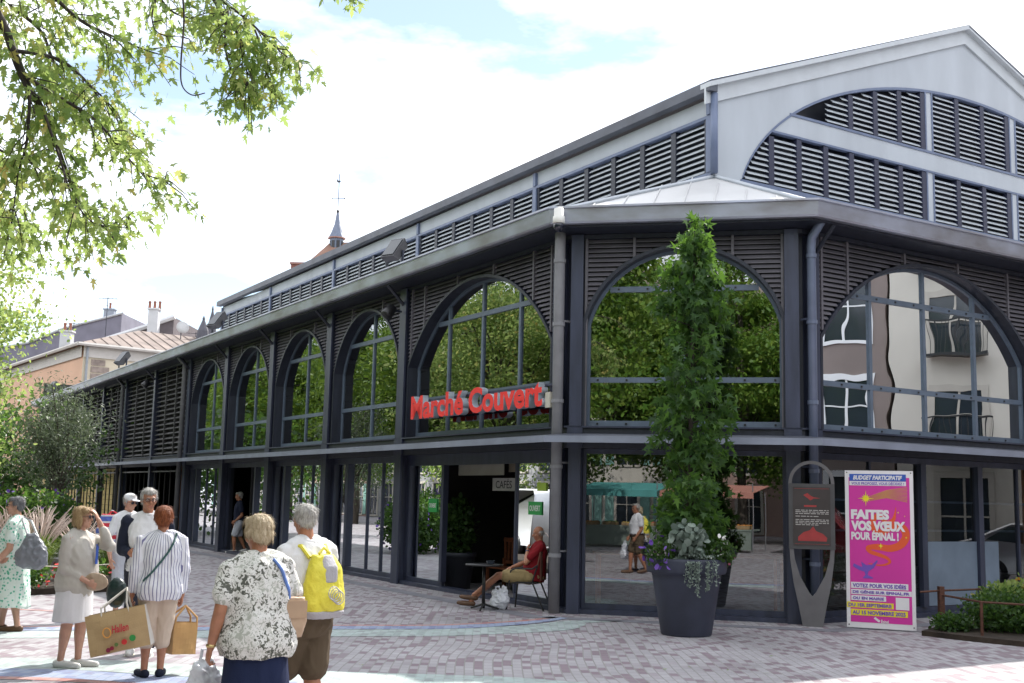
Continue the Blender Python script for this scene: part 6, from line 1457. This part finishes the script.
def shopping_bag(loc,rz,tilt,W,D,Hh,label,cloth,edge,hands,logo=False):
    t=thing('shopping_bag',label,'bag',loc,rz); T=Matrix.Rotation(tilt,4,'Y'); q=lambda x,y,z:(T@Vector((x,y,z)))[:]
    m=MB()
    # belly-out fabric box, open top
    nx=9
    for sy in (-1,1):
        m=MB()
        for i in range(nx-1):
            for j in range(6):
                P=[]
                for a,b in ((i,j),(i+1,j),(i+1,j+1),(i,j+1)):
                    u=a/(nx-1); v=b/6; bul=.025*math.sin(PI*u)*math.sin(PI*v)+.006*math.sin(u*9+v*7); P.append(q(-W/2+W*u,sy*(D/2+bul)*(1-.25*v),-Hh+Hh*v))
                m.add(P,[(0,1,2,3)])
        part('side_panel',m,cloth,t,True)
    m=MB()
    for sx in (-1,1): m.add([q(sx*W/2,-D/2,-Hh),q(sx*W/2,D/2,-Hh),q(sx*W/2,D/2*.75,0),q(sx*W/2,-D/2*.75,0)],[(0,1,2,3)])
    part('gusset',m,edge,t)
    m=MB(); m.box(-W/2,W/2,-D/2,D/2,-Hh-.004,-Hh+.002,lambda x,y,z:q(x,y,z)); part('base',m,edge,t)
    for sy in (-1,1):
        m=MB(); m.tube([q(-.13,sy*D*.37,-.05),q(-.12,sy*D*.36,.05)]+[hands],.010,6); m.tube([q(.13,sy*D*.37,-.05),q(.12,sy*D*.36,.05)]+[hands],.010,6); part('handle',m,edge if logo else cloth,t)
    if logo:
        y=-(D/2+.032)
        def onp(me,x,z): 
            for v in me.vertices: v.co=T@Vector((x+v.co.x,y-v.co.z-.004,z+v.co.y))
            me.update(); return me
        link('lettering',onp(text_mesh('Hallen',.10,.001,0,.002,.25,width=.16),-.045,-.20),mat('bag red print',(.55,.03,.05),.6,0,.05,9),t)
        m=MB(); m.tube([q(-.09+.036*math.cos(2*PI*i/14),y-.003,-.185+.045*math.sin(2*PI*i/14)) for i in range(15)],.006,5,False); part('ring_print',m,mat('bag orange print',(.75,.35,.08),.6,0,.05,9),t)
        for k,(x,z,r,c_) in enumerate(((-.10,-.345,.022,(.22,.01,.05)),(-.065,-.335,.020,(.28,.01,.04)),(-.02,-.31,.018,(.12,.2,.05)),(.055,-.30,.026,(.6,.03,.03)),(.135,-.28,.030,(.03,.28,.06)))):
            m=MB(); m.lathe([(.001,0),(r,.0),(r,.003),(.001,.003)],(0,0,0),14,Matrix.Translation(q(x,y-.004,z))@Matrix.Rotation(PI/2,4,'X')); part('fruit_print',m,mat('bag print %d'%k,c_,.6,0,.05,9),t)
    return t
shopping_bag((-3.73,11.28,.64),R(6),R(-13),.56,.20,.38,'large jute shopping bag printed with Hallen and small fruits',JUT,BGW,(.06,.13,.20),True)
shopping_bag((-3.19,11.66,.50),R(50),R(4),.27,.15,.30,'smaller brown shopping bag hanging behind the large jute one',mat('tan bag cloth',(.50,.28,.10),.7,0,.1,6),mat('tan bag edge',(.55,.36,.18),.7,0,.08,6),(.0,-.03,.16))
# -- man facing camera in navy jacket
h=1.80
f=Fig('grey-haired man in glasses and navy jacket facing the striped-blouse woman',(-4.0,12.95,0),R(14),h,1.05,SKINT,(R(16),R(6),0),
   armL=((.27,.0,1.10),(.22,-.14,.92),(-1,0,0),.8), armR=((-.25,.04,1.12),(-.16,-.18,1.10),(1,0,0),.9),belly=1.15)
f.hair('short',H_GREY); f.eyes(); f.glasses(mat('glasses rim',(.03,.02,.03),.3,0,.05,9)); f.legwear(DKT,.06,.014); f.shirt(WSH,.50,.6,.012,.0,'shirt',True)
def jac():
    mb=MB(); r=[(a,b+.030,z,x,y*.95) for a,b,z,x,y in f.rings(.026,z0=.50,z1=.83)]; mb.loft(r,28,2.3)
    for q in (1,-1): e,w,_=f.arm[q][:3]; mb.limb([(f.sh[q],.044*h),(e,.037*h),(lerp3(e,w,.85),.026*h)],14)
    return f.cloth('jacket',mb,NAVJ,(.012,6,5))
jac(); f.shoes(WSHO,'sneaker',SOLE)
rb_=thing('red_bag','deep red bag carried beside the man in the navy jacket','bag',(-3.72,12.9,.52)); m=MB(); m.loft([(0,0,0,.10,.06),(0,0,.15,.12,.06),(0,0,.36,.09,.04)],20,3); link('pouch',remesh(m,.01,1,'p',(.012,9,9)),mat('deep red fabric',(.30,.01,.02),.6,0,.1,9),rb_); part('strap',MB().tube([(-.05,0,.34),(-.02,0,.46),(.05,0,.34)],.009,6),BLACK,rb_)
# -- person with white cap behind
h=1.72
f=Fig('person in white cap and dark glasses behind the man in the navy jacket',(-5.38,16.5,0),R(55),h,1.0,SKIN,(0,R(10),0),belly=1.1)
f.hair('thin',H_GREY); f.glasses(BLACK,True); f.legwear(LBS,.30,.014,.56,'shorts'); f.shirt(WSH,.50,.6,.016); f.shoes(WSHO)
def cap_(f,m,peak=True):
    mb=MB(); M=f.HM; mb.ell(M@Vector((0,.018,.058)),(.088,.100,.066),M.to_3x3()); 
    if peak: mb.ell(M@Vector((0,-.115,.045)),(.062,.062,.010),M.to_3x3())
    return link('cap',remesh(mb,.007,2,'cap'),m,f.t)
cap_(f,clothmat('white cap cloth',(.75,.75,.78)))
bt=thing('striped_bag','blue, red and mauve striped bag of the person in the white cap','bag',(-5.62,16.35,0),R(20)); m=MB(); m.loft([(0,0,1.0,.11,.07),(0,0,1.2,.14,.09),(.02,0,1.42,.09,.06)],20,2.6); link('pouch',remesh(m,.011,1,'p',(.02,7,7)),BND,bt); part('strap',MB().tube([(-.02,0,1.38),(.06,.06,1.48),(.12,.08,1.44)],.014,6),BND,bt)
# -- woman in green dress
h=1.66
f=Fig('grey-haired woman in white and green patterned dress',(-6.2,14.72,0),R(-82),h,1.10,SKIN,(R(8),0,0),
   armL=((.22,.0,1.02),(.20,-.20,.80),(-1,0,0),.5), armR=((-.2,.0,1.02),(-.18,-.18,.80),(1,0,0),.5),
   legL=((.06,.05,.45),(.07,.12,.08),(0,-1,0)),legR=((-.06,-.08,.45),(-.06,-.10,.08),(0,-1,0)),belly=1.15)
f.hair('short',H_DGR); f.eyes(); f.glasses(BLACK); f.skirt(GRD,.62,.18,.100,.145,'dress_skirt',(.03,5,1)); f.shirt(GRD,.55,.62,.018,.02,'dress_top',False); f.shoes(SBR,'sandal',SOLE,True,.003)
wb=MB(); wb.lathe([(.030,-.012),(.034,0),(.030,.012),(.026,0)],(.201,-.185,.815),14); part('watch',wb,mat('watch gold',(.6,.45,.2),.3,.8,.05,5),f.t)
gt=thing('tote_bag','big slouchy grey leather tote on the shoulder of the woman in the green dress','bag',(-5.86,14.44,0),R(-4)); m=MB(); m.loft([(0,0,.80,.10,.05),(0,0,.84,.20,.09),(.0,0,.98,.20,.09),(.0,0,1.12,.13,.07),(-.02,0,1.22,.05,.03)],24,2.8)
link('pouch',remesh(m,.011,2,'p',(.03,6,6)),mat('grey leather',(.20,.21,.24),.4,0,.12,6,.2,40),gt)
part('strap',MB().tube([(-.07,0,1.18),(-.20,.10,1.36),(-.26,.22,1.41),(-.16,.24,1.36),(.05,.03,1.16)],.014,6),mat('grey strap',(.45,.46,.48),.5,0,.1,6),gt)
# -- red cap person
h=1.70
f=Fig('person in coral red cap and slate blue top behind the green dress',(-7.1,15.9,0),R(-85),h,1.05,SKINT,(0,0,0))
f.hair('thin',H_DGR); f.legwear(DKT,.06,.014); f.shirt(TEAL,.5,.6,.016); cap_(f,clothmat('coral cap cloth',(.62,.10,.10))); f.shoes(BLACK)
# -- woman in printed blouse, foreground
h=1.63
f=Fig('pale blonde woman in grey floral blouse and navy skirt in the foreground',(-1.62,7.70,0),R(214),h,1.14,SKINT,(R(12),R(12),0),
   armL=((.27,.03,1.03),(.30,-.02,.80),(-1,0,0),1.0), armR=((-.27,-.02,1.05),(-.20,-.22,.92),(1,0,0),1.0), lean=R(4),belly=1.14,vox=.007,
   legL=((.08,-.10,.45),(.08,-.08,.08),(0,-1,0)),legR=((-.07,.06,.45),(-.07,.18,.12),(0,-1,0)))
f.hair('bouf',H_LBL); f.eyes(); f.skirt(NSK,.53,.24,.108,.128,fold=(.014,6,1.2)); PRINTED=f.shirt(PRI,.455,.62,.026,.050,'blouse',False,(.022,6,4),.020,vox=.009); f.shoes(NAVJ)
br=MB(); br.lathe([(.029,-.01),(.033,0),(.029,.01),(.025,0)],(.299,-.018,.815),14); part('bracelet',br,mat('watch gold',(.6,.45,.2),.3,.8,.05,5),f.t)
stp=MB(); stp.tube([(-.10,-.07,1.36),(-.03,.075,1.385),(.07,.165,1.20)],.010,6)
sp_=MB(); sp_.tube(on_back(PRINTED,[(-.06,1.36),(-.10,1.30),(-.14,1.22),(-.17,1.14),(-.19,1.06)]),.011,6); part('shoulder_strap',sp_,mat('blue strap',(.12,.22,.55),.6,0,.1,6),f.t)
hb=thing('shoulder_bag','tan shoulder bag under the arm of the woman in the floral blouse','bag',(-1.40,7.78,.99),R(30)); m=MB(); m.loft([(0,0,-.14,.06,.04),(0,0,0,.085,.05),(0,0,.12,.07,.035)],20,3); link('pouch',remesh(m,.01,1,'p',(.01,9,9)),mat('tan leather',(.52,.36,.24),.5,0,.1,6),hb); part('flap',MB().box(-.07,.07,-.058,-.050,-.01,.10),mat('tan leather flap',(.46,.31,.20),.5,0,.1,6),hb)
pb=thing('carrier_bag','white plastic carrier bag in the left hand of the woman in the floral blouse','bag',(-1.99,7.86,.42),R(20)); m=MB(); m.loft([(0,0,-.12,.10,.05),(0,0,.0,.13,.07),(0,0,.16,.10,.05),(0,0,.27,.03,.02)],20,2.4); link('pouch',remesh(m,.009,1,'p',(.03,11,11)),PLB,pb); part('handle',MB().tube([(-.03,0,.25),(-.02,0,.33),(.02,0,.33),(.03,0,.25)],.012,6),PLB,pb)
# -- man with yellow backpack
h=1.72
f=Fig('white-haired man in white shirt and brown shorts wearing the yellow backpack',(-1.44,8.45,0),R(228),h,1.08,SKINT,(R(-16),R(6),0),
   armL=((.22,.0,1.09),(.20,-.14,.88),(-1,0,0),.7), armR=((-.22,.02,1.09),(-.19,-.12,.88),(1,0,0),.7), lean=R(2),belly=1.12,vox=.007,
   legL=((.08,-.14,.47),(.08,-.16,.09),(0,-1,0)),legR=((-.07,.02,.47),(-.07,.20,.12),(0,-1,-.1)))
f.hair('thin',H_GREY); f.eyes(); f.glasses(BLACK); f.legwear(BRS,.335,.022,.56,'shorts',(.014,7,5),.012); f.shirt(WSH,.555,.62,.020,.006,'shirt',True,(.020,6,4),.020,vox=.009); f.shoes(SBR)
bl=MB(); r=[x for x in f.rings(.020,z0=.54) if x[2]<=.59*h+.01]; r=[(0,r[0][1],.548*h,r[0][3],r[0][4]),(0,r[0][1],.568*h,r[0][3],r[0][4])]; bl.loft(r,28,2.25); part('belt',bl,BLACK,f.t,True)
YB=mat('yellow pack cloth',(.74,.66,.06),.6,0,.06,5,.3,60); GB=mat('grey pack cloth',(.42,.41,.44),.7,0,.06,5,.3,60)
bk=thing('backpack','bright yellow backpack with grey panels on the back of the white-haired man','backpack',(-1.44,8.45,0),R(228))
m=MB(); m.loft([(0,.19,.94,.13,.055),(0,.20,.98,.155,.085),(0,.20,1.12,.155,.095),(0,.195,1.26,.135,.08),(0,.175,1.36,.085,.05)],24,2.8); m.ell((0,.285,1.06),(.105,.045,.085)); link('pack',remesh(m,.008,2,'p',(.012,9,7)),YB,bk)
m=MB(); m.loft([(0,.20,.925,.14,.07),(0,.205,.975,.160,.094)],24,2.8); link('bottom_panel',remesh(m,.008,1,'p',(.006,9,7)),GB,bk)
m=MB(); m.loft([(0,.240,1.17,.075,.050),(0,.232,1.28,.07,.055),(0,.20,1.36,.05,.036)],16,2.8); link('top_panel',remesh(m,.008,1,'p'),GB,bk)
for q in (1,-1): part('strap',MB().tube([(q*.09,.14,1.34),(q*.11,.06,1.42),(q*.12,-.06,1.40),(q*.14,-.125,1.26),(q*.165,-.08,1.08),(q*.14,.14,1.0)],.016,6),YB,bk)
m=MB(); m.tube([(-.05,.19,1.37),(0,.18,1.41),(.05,.19,1.37)],.010,6); part('grab_loop',m,YB,bk)
m=MB()
for k in range(4): m.tube([(.045*math.cos(2*PI*i/14)+.02*k-.03,.334+.004*k,1.07+.045*math.sin(2*PI*i/14)+.012*k) for i in range(15)],.004,4,False)
part('cord',m,GB,bk)
# -- man in the doorway
h=1.76
f=Fig('man in navy top and pale shorts stepping through the open market doorway',(-7.85,34.0,0),R(-70),h,1.0,SKINT,(0,R(6),0),
   legL=((.06,-.12,.47),(.06,-.10,.09),(0,-1,0)),legR=((-.06,.06,.47),(-.06,.22,.13),(0,-1,-.3)),armL=((.20,.06,1.10),(.19,-.12,.93),(-1,0,0),.8),vox=.009)
f.hair('short',H_GREY); f.legwear(LBS,.32,.018,.56,'shorts'); f.shirt(NAVT,.52,.6,.016); f.shoes(WSHO)
# -- seated man
class Sit(Fig):
    pass
h=1.66
def seated():
    label='man in dark red shirt and khaki shorts sitting with chin on hand outside the market'
    f=Fig.__new__(Fig); f.H=h; f.bw=1.06; f.belly=1.22; f.lean=0; f.skin=SKINT; f.t=thing('person',label,'person',(CH[0],CH[1],0),math.atan2(-1,0)+.10)
    f.Ls=lambda z:(0,0); sw=.112*h
    # torso: pelvis on the seat, leaning a little back
    f.tM=Matrix.Translation((0,.10,.46))@Matrix.Rotation(R(-9),4,'X')@Matrix.Translation((0,0,-.47*h))
    f.sh={q:(q*sw,.005,.805*h) for q in (1,-1)}; f.hip={1:(.09,.04,.52),-1:(-.09,.04,.52)}
    f.leg={1:((.07,-.47,.53),(-.02,-.86,.21),(-.1,-1,.15)),-1:((-.10,-.46,.52),(-.03,-.90,.12),(-.1,-1,.1))}
    shL=f.tM@Vector(f.sh[1])
    f.arm={1:((.18,-.04,.75),(.05,.0,.955),(-.2,1,.2),1.7),-1:((-.24,.02,.74),(-.18,-.22,.66),(0,0,-1),.6)}
    f.hs=h/1.7; f.hc=f.tM@Vector((0,-.03,.932*h))+Vector((0,-.015,0)); f.HM=Matrix.Translation(f.hc)@Matrix.Rotation(R(4),4,'Z')@Matrix.Rotation(R(14),4,'X')@Matrix.Scale(f.hs,4)
    mb=MB(); f.torso(mb,0); f.neck(mb); f.head(mb); f.arms(mb); f.legs(mb); link('body',remesh(mb,.0075,2,'body'),f.skin,f.t)
    f.hair('bald',H_GREY); f.eyes(); f.legwear(KHK,.335,.020,.55,'shorts'); f.shirt(REDT,.47,.62,.018,.0,'shirt',True,(.016,6,5),.018); f.shoes(SBR,'sandal',None,True,.004)
    e_=Vector(f.arm[1][0]); w0=Vector(f.arm[1][1]); d_=(w0-e_).normalized(); x_=d_.cross(Vector((1,0,0))).normalized(); y_=d_.cross(x_); c_=e_.lerp(w0,.86)
    w_=MB(); w_.tube([c_+(x_*math.cos(2*PI*i/14)+y_*math.sin(2*PI*i/14))*.031 for i in range(15)],.008,6,False); part('watch',w_,mat('watch steel',(.10,.14,.25),.25,.5,.05,5),f.t)
seated()
